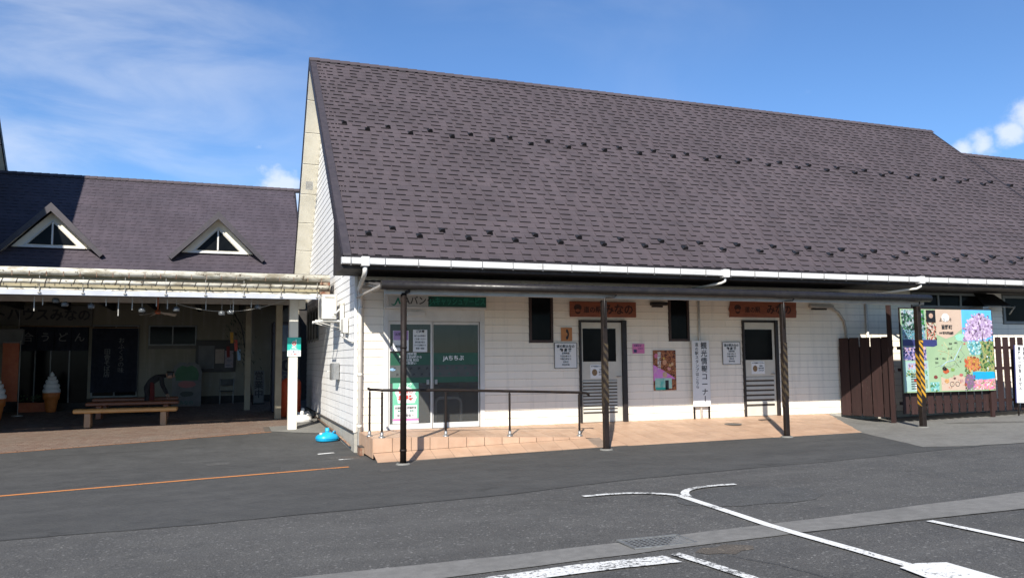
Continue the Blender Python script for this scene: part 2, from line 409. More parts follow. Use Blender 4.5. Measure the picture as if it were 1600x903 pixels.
mat_tape_black = pm('black_tape', (.02, .018, .016), rough=.55)
mat_tape_faded = pm('faded_tape', (.060, .040, .014), (.022, .015, .011), 16, .6)
mat_orange_sign = pm('orange_sign', (.48, .20, .06), (.40, .16, .05), 4, .5)
mat_blue_plastic = pm('blue_plastic', (.012, .36, .62), (.010, .32, .56), 3, .35)
mat_white_plastic = pm('white_plastic', (.70, .69, .66), (.60, .58, .54), 4, .4)
mat_ac = pm('ivory_appliance_metal', (.66, .63, .55), (.56, .53, .46), 3, .42)
mat_rope = pm('dark_wire', (.05, .04, .03), rough=.8)
mat_dirty_white = NT('dirty_cream_metal')
_n = mat_dirty_white; _c = _n.mix(_n.ramp(_n.noise(3, 6, .7, (.8, 3, 3)), .42, .62), (.66, .63, .53), (.33, .29, .21))
_c = _n.mix(_n.ramp(_n.noise(7, 6, .75, off=(3, 3, 3)), .57, .64), _c, (.10, .075, .05)); mat_dirty_white = _n.done(_c, .55)
mat_rust = pm('rusted_steel', (.16, .065, .035), (.30, .24, .17), 9, .8)
mat_bluegrey = pm('pale_grey_beam', (.47, .49, .53), (.40, .42, .46), 3, .45)
mat_inner_post = pm('tan_post_paint', (.30, .26, .18), (.24, .20, .14), 3, .6)
mat_shade_paper = pm('shade_darkened_paper', (.17, .165, .155), (.13, .125, .12), 3, .7)  # white boards and papers, arcade shade put into the colour
mat_column = pm('cream_column_paint', (.72, .69, .60), (.64, .60, .51), 3, .5)
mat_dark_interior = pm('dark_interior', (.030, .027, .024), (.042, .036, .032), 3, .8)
mat_room = pm('grey_interior_wall', (.19, .185, .17), (.15, .145, .135), 2, .7)
mat_navy_cloth = pm('navy_cloth', (.008, .010, .020), (.014, .017, .03), 4, .85)
mat_cloth_text = pm('pale_cloth_print', (.20, .20, .19), rough=.85)
mat_cone = pm('orange_wafer', (.55, .17, .035), (.46, .13, .025), 9, .55)
mat_cream = pm('soft_serve_white', (.72, .70, .66), (.64, .62, .58), 3, .45)
mat_terracotta = pm('terracotta_red', (.42, .12, .05), (.36, .09, .04), 5, .7)
mat_bin_orange = pm('orange_banner', (.62, .085, .025), (.54, .07, .02), 3, .55)
mat_skin = pm('skin', (.38, .22, .15), rough=.55)
mat_hair = pm('black_hair', (.012, .010, .009), rough=.5)
mat_dark_cloth = pm('dark_clothing', (.020, .018, .020), (.03, .027, .028), 6, .85)
mat_red_cloth = pm('dark_red_apron', (.14, .016, .014), rough=.85)
mat_wire = pm('cable_grey', (.35, .34, .31), rough=.6)
mat_grate = pm('galvanised_grate', (.26, .27, .265), (.19, .19, .185), 20, .5, metal=.5)
mat_pit = pm('drain_pit', (.008, .008, .008), rough=.9)
mat_iron = pm('cast_iron', (.075, .07, .065), (.12, .10, .085), 12, .6, metal=.4)
mat_stain = M_asphalt('rust_stained_asphalt', (.098, .084, .068), .7, (.24, .2, .15), .8, .4)
def pic(name, cols, scale=8, dist=.6, sc=(1, 1, 1), off=(0, 0, 0), rough=.35, det=6):
    """a printed picture: several inks in soft blots"""
    t = NT(name); n = t.noise(scale, det, .62, sc, off, dist)
    cr = t.node('ShaderNodeValToRGB'); cr.color_ramp.elements.remove(cr.color_ramp.elements[1]); k = len(cols)
    cr.color_ramp.elements[0].position = .30; cr.color_ramp.elements[0].color = cols[0] + (1,)
    for i in range(1, k):
        e = cr.color_ramp.elements.new(.30 + .40 * i / max(1, k - 1)); e.color = cols[i] + (1,)
    t.l.new(n, cr.inputs[0]); return t.done(cr.outputs[0], rough, 0, .35)

# ------------------------------------------------------------------ helpers: lettering
FONT_CACHE = {}
def text(parent, s, h, x, z, y, mat, bold=.02, vertical=False, sx=1.0, line=1.02, name='lettering', rot=(R(90), 0, 0), align='CENTER', ext=.0015):
    """lettering on a face that looks towards -Y (local); x,z is the centre (top centre when vertical); y the face it lies on"""
    key = (s, h, bold, vertical, line, align, ext)
    if key not in FONT_CACHE:
        c = bpy.data.curves.new('lettering', 'FONT'); c.body = "\n".join(s) if vertical else s
        c.size = h; c.resolution_u = 2; c.extrude = ext; c.offset = bold * h; c.align_x = align; c.align_y = 'TOP' if vertical else 'CENTER'; c.space_line = line
        o = bpy.data.objects.new('lettering', c); me = bpy.data.meshes.new_from_object(o); me.name = 'lettering'
        bpy.data.objects.remove(o); FONT_CACHE[key] = me
    me = FONT_CACHE[key].copy(); me.materials.clear(); me.materials.append(mat)
    o = inst(name, me, parent, (x, y - ext, z), rot); o.scale = (sx, 1, 1); return o

# ------------------------------------------------------------------ ground
def G(x, y):
    xs = max(-40, min(40, x)); z = -.4166 + .0166 * xs
    if y < 0: z += -.016 * max(y, -60)
    else: z += .03 * min(y, 13.5)
    return z
def ground_sheet(name, poly, off, mat, step=1.0, kind='structure', parent=None):
    """polygon draped on the terrain, cut into strips so it follows the fall of the ground"""
    import bmesh
    bm = bmesh.new(); vs_ = [bm.verts.new((p[0], p[1], 0)) for p in poly]; f = bm.faces.new(vs_)
    if f.normal.z < 0: bmesh.ops.reverse_faces(bm, faces=[f])
    ys = [p[1] for p in poly]
    for yc in (0.0, 13.5, -60):
        if min(ys) < yc < max(ys):
            bmesh.ops.bisect_plane(bm, geom=bm.verts[:] + bm.edges[:] + bm.faces[:], plane_co=(0, yc, 0), plane_no=(0, 1, 0))
    for xc in (-40, 40):
        bmesh.ops.bisect_plane(bm, geom=bm.verts[:] + bm.edges[:] + bm.faces[:], plane_co=(xc, 0, 0), plane_no=(1, 0, 0))
    bmesh.ops.triangulate(bm, faces=[q for q in bm.faces if len(q.verts) > 4])
    for v in bm.verts: v.co.z = G(v.co.x, v.co.y) + off
    bm.normal_update()
    me = bpy.data.meshes.new(name); bm.to_mesh(me); bm.free(); me.materials.append(mat)
    o = inst(name, me, parent)
    if kind: o['kind'] = kind
    return o
def wob(pts, amp=.03, n=6):
    """subdivide a polyline with a slightly ragged edge"""
    out = []
    for a, b in zip(pts[:-1], pts[1:]):
        for i in range(n):
            t = i / n; out.append((a[0] + (b[0] - a[0]) * t + random.uniform(-amp, amp) * (i > 0), a[1] + (b[1] - a[1]) * t + random.uniform(-amp, amp)))
    out.append(pts[-1]); return out
ground_sheet('parking_lot_ground', [(-900, -900), (900, -900), (900, 900), (-900, 900)], 0.0, mat_asphalt_old)
edge = wob([(-30, -7.4), (-4.6, -6.62), (-2.7, -6.73), (.97, -6.55), (2.73, -6.21), (6.41, -6.1), (10.9, -5.78), (30, -4.4)], .035, 10)
ground_sheet('smooth_asphalt_lane', edge + [(30, -.3), (-.02, -.3), (-.02, 6.0), (-30, 6.0)], .004, mat_asphalt_new)
ground_sheet('asphalt_patch', [(3.36 + .95 * math.cos(a * .35) * (1 + .1 * math.sin(a * 2.1)), -8.1 + .62 * math.sin(a * .35) * (1 + .12 * math.cos(a * 1.7))) for a in range(18)], .005, mat_asphalt_patch)
ground_sheet('rust_stain', [(1.55 + .28 * math.cos(a * .42) * (1 + .25 * math.sin(a * 3.1)), -10.27 + .14 * math.sin(a * .42) * (1 + .3 * math.cos(a * 2.3))) for a in range(15)], .004, mat_stain)
# concrete drain channel across the lot
ground_sheet('drain_channel', wob([(-16, -10.6), (-.43, -10.09), (2.55, -10.04), (5.21, -10.17)], .012, 10) + [(22, -10.9)] + wob([(22, -10.1), (6.16, -9.47), (3.05, -9.59), (-.16, -9.64), (-2, -9.55), (-16, -9.4)], .012, 10), .008, mat_gutter_concrete)
# concrete apron on the right
ground_sheet('concrete_apron', [(10.15, -2.74)] + wob([(10.15, -2.74), (9.55, -4.1), (8.95, -5.45)], .02, 6)[1:] + wob([(8.95, -5.45), (9.6, -5.75), (10.74, -5.92), (26, -6.6)], .02, 6)[1:] + [(26, -.02), (10.5, -.02), (10.5, -1.5)], .008, mat_concrete)
ground_sheet('wet_mark', [(13.2, -2.05), (13.6, -2.15), (15.4, -3.1), (16.8, -3.55), (16.7, -3.8), (15.0, -3.35), (13.4, -2.35)], .012, pm('damp_concrete', (.095, .09, .08), (.13, .12, .105), 6, .6, world_=True))
# pale concrete strip along the gable wall
ground_sheet('side_path', wob([(-1.35, 4.35), (-.55, 3.6), (-.02, 3.3)], .01, 5) + [(-.02, 13.6), (-.62, 13.6), (-.62, 5.6), (-1.35, 5.4)], .012, mat_concrete)

def band_poly(pts, w):
    L, Rr = [], []
    for i, p in enumerate(pts):
        a = Vector(pts[max(0, i - 1)]); b = Vector(pts[min(len(pts) - 1, i + 1)]); t = (b - a).normalized(); n = Vector((-t.y, t.x)) * w / 2
        L.append((p[0] + n.x, p[1] + n.y)); Rr.append((p[0] - n.x, p[1] - n.y))
    return Rr + L[::-1]
def bez(p0, p1, p2, n=12):
    return [((1 - t) ** 2 * p0[0] + 2 * t * (1 - t) * p1[0] + t * t * p2[0], (1 - t) ** 2 * p0[1] + 2 * t * (1 - t) * p1[1] + t * t * p2[1]) for t in [i / n for i in range(n + 1)]]
# painted markings (structure sheets): parking divider with two curled ends, bay lines, arrow head
ground_sheet('parking_line', band_poly([(2.66, -7.74), (2.60, -8.36), (2.53, -9.09), (2.47, -9.63), (2.45, -10.12), (2.44, -10.84), (2.42, -11.45)], .105), .014, mat_line_white)
ground_sheet('parking_line', band_poly(bez((1.64, -7.22), (2.50, -7.15), (2.70, -7.86), 14), .10), .0155, mat_line_worn)
ground_sheet('parking_line', band_poly(bez((3.73, -7.36), (2.92, -7.16), (2.70, -7.86), 14), .10), .017, mat_line_worn)
ground_sheet('arrow_marking', [(2.30, -11.40), (2.50, -11.36), (2.72, -11.44), (2.66, -12.3), (2.42, -12.9), (2.12, -12.3)], .0185, mat_line_white)
ground_sheet('bay_line', band_poly([(3.905, -10.2), (3.90, -10.7), (3.89, -11.2), (3.87, -14.5)], .085), .014, mat_line_white)
ground_sheet('bay_line', band_poly([(1.07, -10.24), (1.12, -10.65), (1.16, -11.1), (1.2, -14.5)], .095), .014, mat_line_worn)
ground_sheet('bay_line', wob([(.95, -10.25), (.18, -10.21), (-.52, -10.24), (-1.6, -10.3)], .008, 5) + wob([(-1.6, -10.52), (-.18, -10.46), (.5, -10.46), (.97, -10.51)], .008, 5), .014, mat_line_worn)
ground_sheet('orange_line', band_poly([(-14, -3.85), (-8, -3.22), (-5.41, -2.97), (-2.91, -2.66), (-1.6, -2.53), (-.47, -2.42)], .115), .009, mat_line_orange)
ground_sheet('orange_line', wob([(-15, 1.2), (-6.8, 3.01), (-3.9, 3.63), (-1.35, 4.22)], .006, 6) + [(-1.36, 4.26), (-3.9, 3.67), (-6.8, 3.05), (-15, 1.24)], .010, mat_line_orange)
for cx, cyy, l in ((-.55, .05, .16), (-.34, -1.2, .13)):
    ground_sheet('paint_dash', band_poly([(cx - l, cyy), (cx + l, cyy + .06)], .10), .009, mat_line_white)
mat_crack = pm('tar_seam', (.040, .040, .039), rough=.9, world_=True)
for pts in ([(-6, -6.66), (-4.6, -6.62), (-2.7, -6.73), (.97, -6.55), (2.73, -6.21), (5, -6.14)], [(2.5, -10.05), (4.0, -10.11), (5.3, -10.18), (8, -10.27)], [(1.4, -10.4), (1.6, -10.9), (1.7, -11.6)]):
    ground_sheet('tar_seam', band_poly(wob(pts, .008, 5), .009), .0105, mat_crack)
for (x0, x1, y0, y1) in ((-2.75, -2.35, -.75, -.35), (-.62, -.2, -.95, -.6), (-.1, .2, -3.4, -3.1)):
    ground_sheet('repair_patch', wob([(x0, y0), (x1, y0), (x1, y1), (x0, y1), (x0, y0)], .015, 4)[:-1], .0065, mat_asphalt_old)
ground_sheet('gutter_sand', wob([(.15, -2.15), (.5, -2.35), (2, -2.2), (4.4, -2.24), (4.5, -2.16), (.15, -2.13)], .02, 5)[:-1], .0075, pm('kerb_grit', (.12, .11, .095), (.06, .058, .052), 14, .9, world_=True))
# drain grate
gr = thing('drain_grate', 'rectangular galvanised drain grate set in the grey concrete channel', 'drain grate', (1.165, -9.78, G(1.165, -9.78)))
mb = MB(); mb.box(-.30, .30, -.16, .16, .0085, .0105); mb.build('pit', mat_pit, gr)
mb = MB(); mb.box(-.315, .315, -.175, -.155, .009, .020); mb.box(-.315, .315, .155, .175, .009, .020); mb.box(-.315, -.295, -.155, .155, .009, .020); mb.box(.295, .315, -.155, .155, .009, .020)
mb.build('frame', mat_grate, gr)
mb = MB(); mb.box(-.294, .294, -.007, .007, .0108, .0135); barme = mb.mesh('bar', mat_grate)
for i in range(6): inst('bar', barme, gr, (0, -.13 + .052 * i, 0))
mb = MB(); mb.box(-.007, .007, -.154, .154, .0107, .0132); crossme = mb.mesh('cross_bar', mat_grate)
for i in range(12): inst('cross_bar', crossme, gr, (-.275 + .05 * i, 0, 0))
mh = thing('inspection_cover', 'small round metal cover flush with the porch tiles below the vertical white sign', 'drain cover', (8.25, -.95, -.085))

# ------------------------------------------------------------------ tiled porch
def edge_y(x): return -2.12 if x < 4.5 else -2.12 - (x - 4.5) / 5.7 * .58
def slope_z(x, y):                       # tile slope that runs down to the asphalt
    ye = edge_y(x); ze = G(x, ye) + .012
    if x < 4.6:
        zr = -.26 + (x - .07) / 4.53 * .10
        t = (y + 1.66) / (ye + 1.66); return zr + (ze - zr) * t
    t = y / ye; return -.004 + (ze + .004) * t
def landing_z(x, y):
    k = max(0, min(1, (x - .9) / 3.7)); return -.004 - .156 * k * (y / -1.66) ** 1.0 if y < 0 else -.004
porch = bpy.data.objects.new('tiled_porch', None); COL.objects.link(porch); porch['kind'] = 'structure'
TS = .352
def tile_piece(name, pts, mat=mat_tile, th=.012, gap=.0042):
    c = sum((Vector(p) for p in pts), Vector()) / 4
    P = [Vector(p) + (c - Vector(p)).normalized() * gap * 1.4 for p in pts]
    n = (P[1] - P[0]).cross(P[3] - P[0]).normalized()
    lift = random.uniform(-.0008, .0012)
    T = [p + n * lift - c for p in P]; Bt = [p - n * th - c for p in P]
    me = bpy.data.meshes.new(name); me.from_pydata([tuple(v) for v in T + Bt], [], [(0, 1, 2, 3), (0, 4, 5, 1), (1, 5, 6, 2), (2, 6, 7, 3), (3, 7, 4, 0)]); me.materials.append(mat); me.update()
    return inst(name, me, porch, tuple(c))
def grout(name, fz, xs, ys_of):
    v, f = [], []
    for x in xs:
        y0, y1 = ys_of(x)
        for k in range(4): y = y0 + (y1 - y0) * k / 3; v.append((x, y, fz(x, y) - .004))
    for i in range(len(xs) - 1):
        for k in range(3): a = i * 4 + k; f.append((a, a + 1, a + 5, a + 4)[::-1])
    me = bpy.data.meshes.new(name); me.from_pydata(v, [], f); me.materials.append(mat_grout); me.update(); return inst(name, me, porch)
grout('joint_bed', landing_z, [.08 + i * .1 for i in range(0, 46)], lambda x: (0.0, -1.655))
grout('joint_bed', slope_z, [.07, 1, 2, 3, 4, 4.59], lambda x: (-1.66, edge_y(x)))
grout('joint_bed', slope_z, [4.6, 6, 8, 10.2], lambda x: (0.0, edge_y(x)))
for i in range(13):                                   # landing tiles and step tiles, left part
    x0 = .07 + i * TS; x1 = min(x0 + TS, 4.6)
    if x1 - x0 < .05: continue
    ys = [0, -.29, -.29 - TS, -.29 - 2 * TS, -.29 - 3 * TS, -1.66]
    for a, b in zip(ys[:-1], ys[1:]):
        if a - b < .03: continue
        tile_piece('floor_tile', [(x0, b, landing_z(x0, b)), (x1, b, landing_z(x1, b)), (x1, a, landing_z(x1, a)), (x0, a, landing_z(x0, a))])
    zt0, zt1 = landing_z(x0, -1.66) - .001, landing_z(x1, -1.66) - .001; zb0, zb1 = slope_z(x0, -1.66), slope_z(x1, -1.66)
    if zt0 - zb0 > .02: tile_piece('step_tile', [(x0, -1.662, zb0), (x1, -1.662, zb1), (x1, -1.662, zt1), (x0, -1.662, zt0)])
    ye0, ye1 = edge_y(x0), edge_y(x1); ym = -1.66 - .34
    tile_piece('floor_tile', [(x0, ym, slope_z(x0, ym)), (x1, ym, slope_z(x1, ym)), (x1, -1.664, slope_z(x1, -1.664)), (x0, -1.664, slope_z(x0, -1.664))])
    tile_piece('floor_tile', [(x0, ye0, slope_z(x0, ye0)), (x1, ye1, slope_z(x1, ye1)), (x1, ym, slope_z(x1, ym)), (x0, ym, slope_z(x0, ym))])
for j in range(5):                                    # end face of the landing
    y0 = -1.655 + j * .331; tile_piece('step_tile', [(.066, y0 + .331, -.36), (.066, y0, -.36), (.066, y0, -.006), (.066, y0 + .331, -.006)])
for i in range(16):                                   # sloping floor right of the landing
    x0 = 4.6 + i * TS; x1 = min(x0 + TS, 10.2)
    if x1 - x0 < .05: continue
    y = -.002; k = 0
    while y > edge_y(x0) + .02:
        y2 = max(y - TS, edge_y(x0)); yb0 = y2; yb1 = y2 if y2 > edge_y(x0) + .01 else edge_y(x1)
        tile_piece('floor_tile', [(x0, yb0, slope_z(x0, yb0)), (x1, yb1, slope_z(x1, yb1)), (x1, y, slope_z(x1, y)), (x0, y, slope_z(x0, y))]); y = y2
def xr(y): return 10.2 + (y + 2.70) / 2.40 * 1.35 if y < -.3 else 11.55 + (y + .3) * .6
for i in range(5):                                    # corner tiles cut along the slanted end of the porch
    x0 = 10.2 + i * TS; y = -.002; first = True
    while True:
        y2 = y - TS; xa, xb = min(x0 + TS, xr(y)), min(x0 + TS, xr(y2))
        if xa - x0 < .04: break
        if xb <= x0: y2 = -2.70 + (x0 - 10.2) / 1.35 * 2.40; xb = x0 + .02
        z = lambda q: slope_z(10.2, q)
        tile_piece('floor_tile', [(x0, y2, z(y2)), (xb, y2, z(y2)), (xa, y, z(y)), (x0, y, z(y))]); y = y2
        if xb - x0 < .05: break
mb = MB(); v = []; f = []
for k in range(11):
    y = -2.72 + 2.70 * k / 10
    for j in range(7):
        q = j / 6; x = 10.19 if j == 0 else xr(y) + (q - 1 / 6) * 1.5; zt = slope_z(10.2, max(y, edge_y(10.2))) - .016; v.append((x, y, zt + (max(G(x, y) + .004, -5) - zt) * max(0, (q - 1 / 6) / (5 / 6)) ** .8))
f = [(k * 7 + j, k * 7 + j + 1, k * 7 + j + 8, k * 7 + j + 7) for k in range(10) for j in range(6)]
mb.add(v, f, 0, True); mb.build('threshold', mat_concrete, porch)
mb = MB(); mb.lathe([(.0, .016), (.15, .016), (.165, .012), (.17, .0)], n=24); mb.build('cover_plate', mat_iron, mh)
mb = MB(); mb.lathe([(.19, .002), (.185, .013), (.172, .013)], n=24); mb.build('rim', mat_concrete, mh)
v2 = thing('floor_vent_cap', 'small dark metal cap in the porch tiles before the farther door', 'drain cover', (9.35, -.62, slope_z(9.35, -.62)))
mb = MB(); mb.bbox(-.14, .14, -.05, .05, .001, .018, .004); mb.build('plate', mat_iron, v2); mb = MB(); mb.box(-.11, .11, -.006, .006, .018, .021); mb.build('slot', mat_pit, v2)

# brick pavement in the arcade
pave = ground_sheet('brick_pavement', [(-16, 1.0), (-6.8, 3.05), (-3.9, 3.67), (-1.36, 4.26), (-1.36, 5.41), (-.63, 5.61), (-.63, 13.9), (-16, 13.9)], .008, mat_mortar)
def bedge(x): return 3.05 + (x + 6.8) * (1.21 / 5.44)
mb = MB(); mb.bbox(-.097, .097, -.047, .047, 0, .022, .004); brick_me = mb.mesh('brick', mat_brick)
cells = []
y = 1.6; row = 0
while y < 13.8:
    x = -11.0 + (row % 2) * .1
    while x < -.7:
        lim = -1.42 if y < 5.45 else -.7
        if y - .05 > bedge(x) + .02 and x + .1 < lim: cells.append((x, y))
        x += .2
    y += .1; row += 1
cells.sort(key=lambda c: (max(0, -c[0] - 7.4) * 5 + c[1]))
for (x, y) in cells[:300]:
    inst('brick', brick_me, pave, (x, y, G(x, y) - .006 + random.uniform(0, .003)), (R(1.7), R(random.uniform(-.4, .4)), R(random.uniform(-.8, .8))))
mb = MB()
for (x, y) in cells[300:]:
    z = G(x, y) + random.uniform(.0125, .016); a = .097; b = .047
    mb.add([(x - a, y - b, z), (x + a, y - b, z), (x + a, y + b, z + .003), (x - a, y + b, z + .003), (x - a, y - b, z - .01), (x + a, y - b, z - .01), (x + a, y + b, z - .01), (x - a, y + b, z - .01)],
           [(0, 1, 2, 3), (0, 4, 5, 1), (1, 5, 6, 2), (2, 6, 7, 3), (3, 7, 4, 0)])
mb.build('brick_field', mat_brick_field, pave, kind='stuff')

# ------------------------------------------------------------------ shingled roof planes
SLOPE = math.atan(.92); SC, SS = math.cos(SLOPE), math.sin(SLOPE)
EXPO = .205
def shingle_geo(rng, w=.985, e=EXPO, thick=.007, tab=.024):
    """slab plus raised tabs; local x along the eave, y up the slope, z outwards"""
    g = MB()
    def wedge(x0, x1, y0, y1, t0, t1, zb0=0.0, zb1=0.0):
        g.add([(x0, y0, zb0), (x1, y0, zb0), (x1, y1, zb1), (x0, y1, zb1), (x0, y0, t0), (x1, y0, t0), (x1, y1, t1), (x0, y1, t1)],
              [(4, 5, 6, 7), (0, 4, 7, 3), (1, 2, 6, 5)], 0)
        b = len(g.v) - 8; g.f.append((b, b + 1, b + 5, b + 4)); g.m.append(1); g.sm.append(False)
    wedge(0, w, 0, e + .03, thick, .003)
    x = rng.uniform(.02, .10)
    while x < w - .10:
        tw = min(rng.uniform(.12, .25), w - x - .01)
        wedge(x, x + tw, -.004, e * .8, thick + tab, .008, .002, .002); x += tw + rng.uniform(.11, .22)
    return g
def roof_field(parent, x0, x1, y0, z0, length, mats, field_mats, n_parts, seed, verge=None, expo=EXPO, tab=.024, rank=None, lift=0.0):
    rng = random.Random(seed)
    variants = [shingle_geo(rng, e=expo, tab=tab) for _ in range(16)]
    meshes = [g.mesh('shingle', mats) for g in variants]
    rows = int(length / expo + .001); field = MB(); cells = []
    for r in range(rows):
        x = x0 - rng.uniform(.1, .9)
        while x < x1 - .02:
            a, b = max(x, x0), min(x + .99, x1)
            if b - a > .06: cells.append((r, a, b, rng.randrange(16)))
            x += .99
    cells.sort(key=rank or (lambda c: c[0] * 100 + c[1] * .5))
    for i, (r, a, b, k) in enumerate(cells):
        v = r * expo; P = (a, y0 + v * SC - lift * SS, z0 + v * SS + lift * SC); sx = (b - a - .002) / .985
        if i < n_parts: inst('shingle', meshes[k], parent, P, (SLOPE, 0, 0), (sx, 1, 1))
        else:
            g = variants[k]; base = len(field.v)
            for (px, py, pz) in g.v: field.v.append((P[0] + px * sx, P[1] + py * SC - pz * SS, P[2] + py * SS + pz * SC))
            field.f += [tuple(base + q for q in f) for f in g.f]; field.m += g.m; field.sm += g.sm
    if field.v: field.build('shingle_field', field_mats, parent, kind='stuff')

# ------------------------------------------------------------------ main building
XL, XR = -.46, 21.6
YE, ZE = -1.40, 3.345                         # eave edge
YR, ZR = 5.32, 3.345 + .92 * 6.72             # ridge
RS = 1.33                                     # rear slope
YB = 9.9; ZB = ZR - RS * (YB - YR)
bld = thing('market_hall', 'long white boarded hall with a steep dark shingled gable roof behind the tiled porch', 'building', (0, 0, 0))
# walls
HOLE = (.66, 2.63, -.02, 2.20)
mb = MB()
mb.box(0, HOLE[0], .0, .12, -.02, 3.2); mb.box(HOLE[1], XR, .0, .12, -.02, 3.2); mb.box(HOLE[0], HOLE[1], .0, .12, HOLE[3], 3.2)
fw = mb.build('front_wall', mat_backing, bld)
mb = MB(); mb.prism([(.12, -.02), (.12, 3.2), (-.2 + .35, 3.2), (.0 + YR, ZR - .18), (YB - .3, ZB + .28), (9.8, -.02)], .0, .12, 'x')
gw = mb.build('gable_wall', mat_backing, bld)
mb = MB(); mb.box(.0, XR, 9.68, 9.8, -.02, 3.6); mb.build('rear_wall', mat_siding, bld)
mb = MB(); mb.box(-.012, 0, -.012, 9.8, -.6, -.02); mb.box(0, XR, -.012, .12, -.6, -.022); mb.box(0, XR, 9.69, 9.8, -.6, -.022); mb.build('foundation', mat_found, bld)
mb = MB(); mb.box(-.05, 0, .0, 9.6, -.024, -.004); mb.build('base_flashing', mat_iron, bld)
CH = .165
def board(name, parent, a, b, z, axis, mat, nose=.020, lip=.005, zt=None):
    """lapped board: bottom edge stands proud; axis 'x' faces -Y at y=0, axis 'y' faces -X at x=0"""
    zt = CH - .0055 if zt is None else zt; a += .0015; b -= .0015; L = (b - a) / 2
    pr = [(0, 0), (-nose, 0), (-nose + .002, .012), (-lip, zt), (0, zt)]
    v = []
    for s_ in (-L, L):
        for (d, h) in pr: v.append((s_, d, h) if axis == 'x' else (d * .55, s_, h))
    fs_ = [(1, 6, 7, 2), (2, 7, 8, 3), (0, 5, 6, 1), (3, 8, 9, 4), (0, 1, 2, 3, 4), (9, 8, 7, 6, 5)]
    if axis == 'y': fs_ = [q[::-1] for q in fs_]
    me = bpy.data.meshes.new(name); me.from_pydata(v, [], fs_); me.materials.append(mat); me.update()
    return inst(name, me, parent, ((a + b) / 2, 0, z) if axis == 'x' else (0, (a + b) / 2, z))
OPEN = [(.565, 2.725, -.1, 2.78), (3.745, 4.315, 1.755, 2.8), (7.225, 7.785, 1.785, 2.82), (4.935, 6.095, -.1, 2.255), (9.245, 10.255, -.1, 2.285), (14.6, 17.36, 2.66, 3.2), (17.9, 19.9, 2.25, 3.1)]
rb = random.Random(5); Z0 = -.012
for r in range(20):
    z = Z0 + r * CH
    segs = [(.02, XR)]
    for (a, b, c, d) in OPEN:
        if z + CH > c + .01 and z < d - .01:
            segs = [q for s_ in segs for q in ((s_[0], min(s_[1], a)), (max(s_[0], b), s_[1])) if q[1] - q[0] > .03]
    x = .02 + rb.uniform(.8, 3.6); cuts = []
    while x < XR: cuts.append(x); x += 3.64
    for (a, b, c, d) in OPEN:
        if z + CH > c + .01 and z < d - .01:
            if c - z > .02: board('siding_board', fw, a, b, z, 'x', mat_siding, zt=c - z - .001)
            if z + CH - d > .02: board('siding_board', fw, a, b, d + .001, 'x', mat_siding, zt=z + CH - d - .006)
    for (a, b) in segs:
        cc = [a] + [q for q in cuts if a + .25 < q < b - .25] + [b]
        for p, q in zip(cc[:-1], cc[1:]): board('siding_board', fw, p, q, z, 'x', mat_siding)
def gtop(y): return (3.345 + .92 * (y + 1.40) if y < YR else ZR - RS * (y - YR)) - .14
r = 0
while Z0 + r * CH < ZR - .3:
    z = Z0 + r * CH; lo, hi = .005, 9.8
    zz = z + CH
    if zz > gtop(0): lo = max(lo, (zz + .14 - 3.345) / .92 - 1.40)
    if zz > gtop(9.8): hi = min(hi, YR + (ZR - zz - .14) / RS)
    if hi - lo > .1:
        cuts = [q for q in ([2.05, 5.2, 8.6] if z > 3.1 else [1.2 + (r % 3) * .9, 4.8 + (r % 2) * .5, 8.2]) if lo + .2 < q < hi - .2]
        cc = [lo] + cuts + [hi]
        for p, q in zip(cc[:-1], cc[1:]): board('siding_board', gw, p, q, z, 'y', mat_siding_side)
    r += 1
mb = MB(); mb.box(-.018, -.0, 2.035, 2.065, 3.2, 6.1); mb.build('joint_strip', mat_white_pvc, gw)
mb = MB(); mb.bbox(-.030, .028, -.032, .006, -.03, 3.16, .004); mb.build('corner_board', mat_siding_side, bld)
# roof slab
mb = MB()
mb.prism([(YE, ZE), (YR, ZR), (YB, ZB), (YB, ZB - .16), (YR, ZR - .20), (YE + .02, ZE - .12)], XL + .02, XR, 'x')
roof = mb.build('roof', mat_barge, bld)
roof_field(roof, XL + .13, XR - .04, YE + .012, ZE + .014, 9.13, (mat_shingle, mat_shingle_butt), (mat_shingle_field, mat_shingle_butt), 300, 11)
for x in (XL, XR - .05):                              # verge trims and bargeboards
    mb = MB(); mb.prism([(YE - .01, ZE + .035), (YR, ZR + .035), (YR, ZR - .0), (YE - .01, ZE + .0)], x, x + .15 if x < 0 else x + .03, 'x'); mb.build('verge_trim', mat_verge, roof)
for x in (XL - .028, XR + .002):
    mb = MB(); mb.prism([(YE - .02, ZE + .03), (YR, ZR + .03), (YR, ZR - .19), (YE + .05, ZE - .19)], x, x + .026, 'x')
    mb.prism([(YR, ZR + .03), (YB + .03, ZB + .0), (YB + .03, ZB - .23), (YR, ZR - .19)], x, x + .026, 'x'); mb.build('bargeboard', mat_barge, roof)
# cream soffit panels under both verges (joints left open)
n_ = 8
for k in range(n_):
    t0, t1 = k / n_, (k + 1) / n_ - .004
    def rp(t): return (YR + (YB - YR) * t, ZR - .205 - RS * (YB - YR) * t)
    a, b = rp(t0), rp(t1); mb = MB(); mb.prism([a, b, (b[0], b[1] + .012), (a[0], a[1] + .012)], XL + .0, -.005, 'x'); mb.build('soffit_panel', mat_soffit, roof)
    def fp(t): return (YE + .1 + (YR - YE - .1) * t, ZE + .092 - .16 + .92 * (YR - YE - .1) * t)
    a, b = fp(t0), fp(t1); mb = MB(); mb.prism([a, b, (b[0], b[1] + .012), (a[0], a[1] + .012)], XL + .0, -.005, 'x'); mb.build('soffit_panel', mat_soffit, roof)
mb = MB()
for k in range(7): mb.box(-.36, -.16, 7.39 + .0, 7.40 + .03, 6.10 + .035 * k, 6.12 + .035 * k)
mb.build('soffit_vent', mat_steel, roof, loc=(0, -.32, .23))
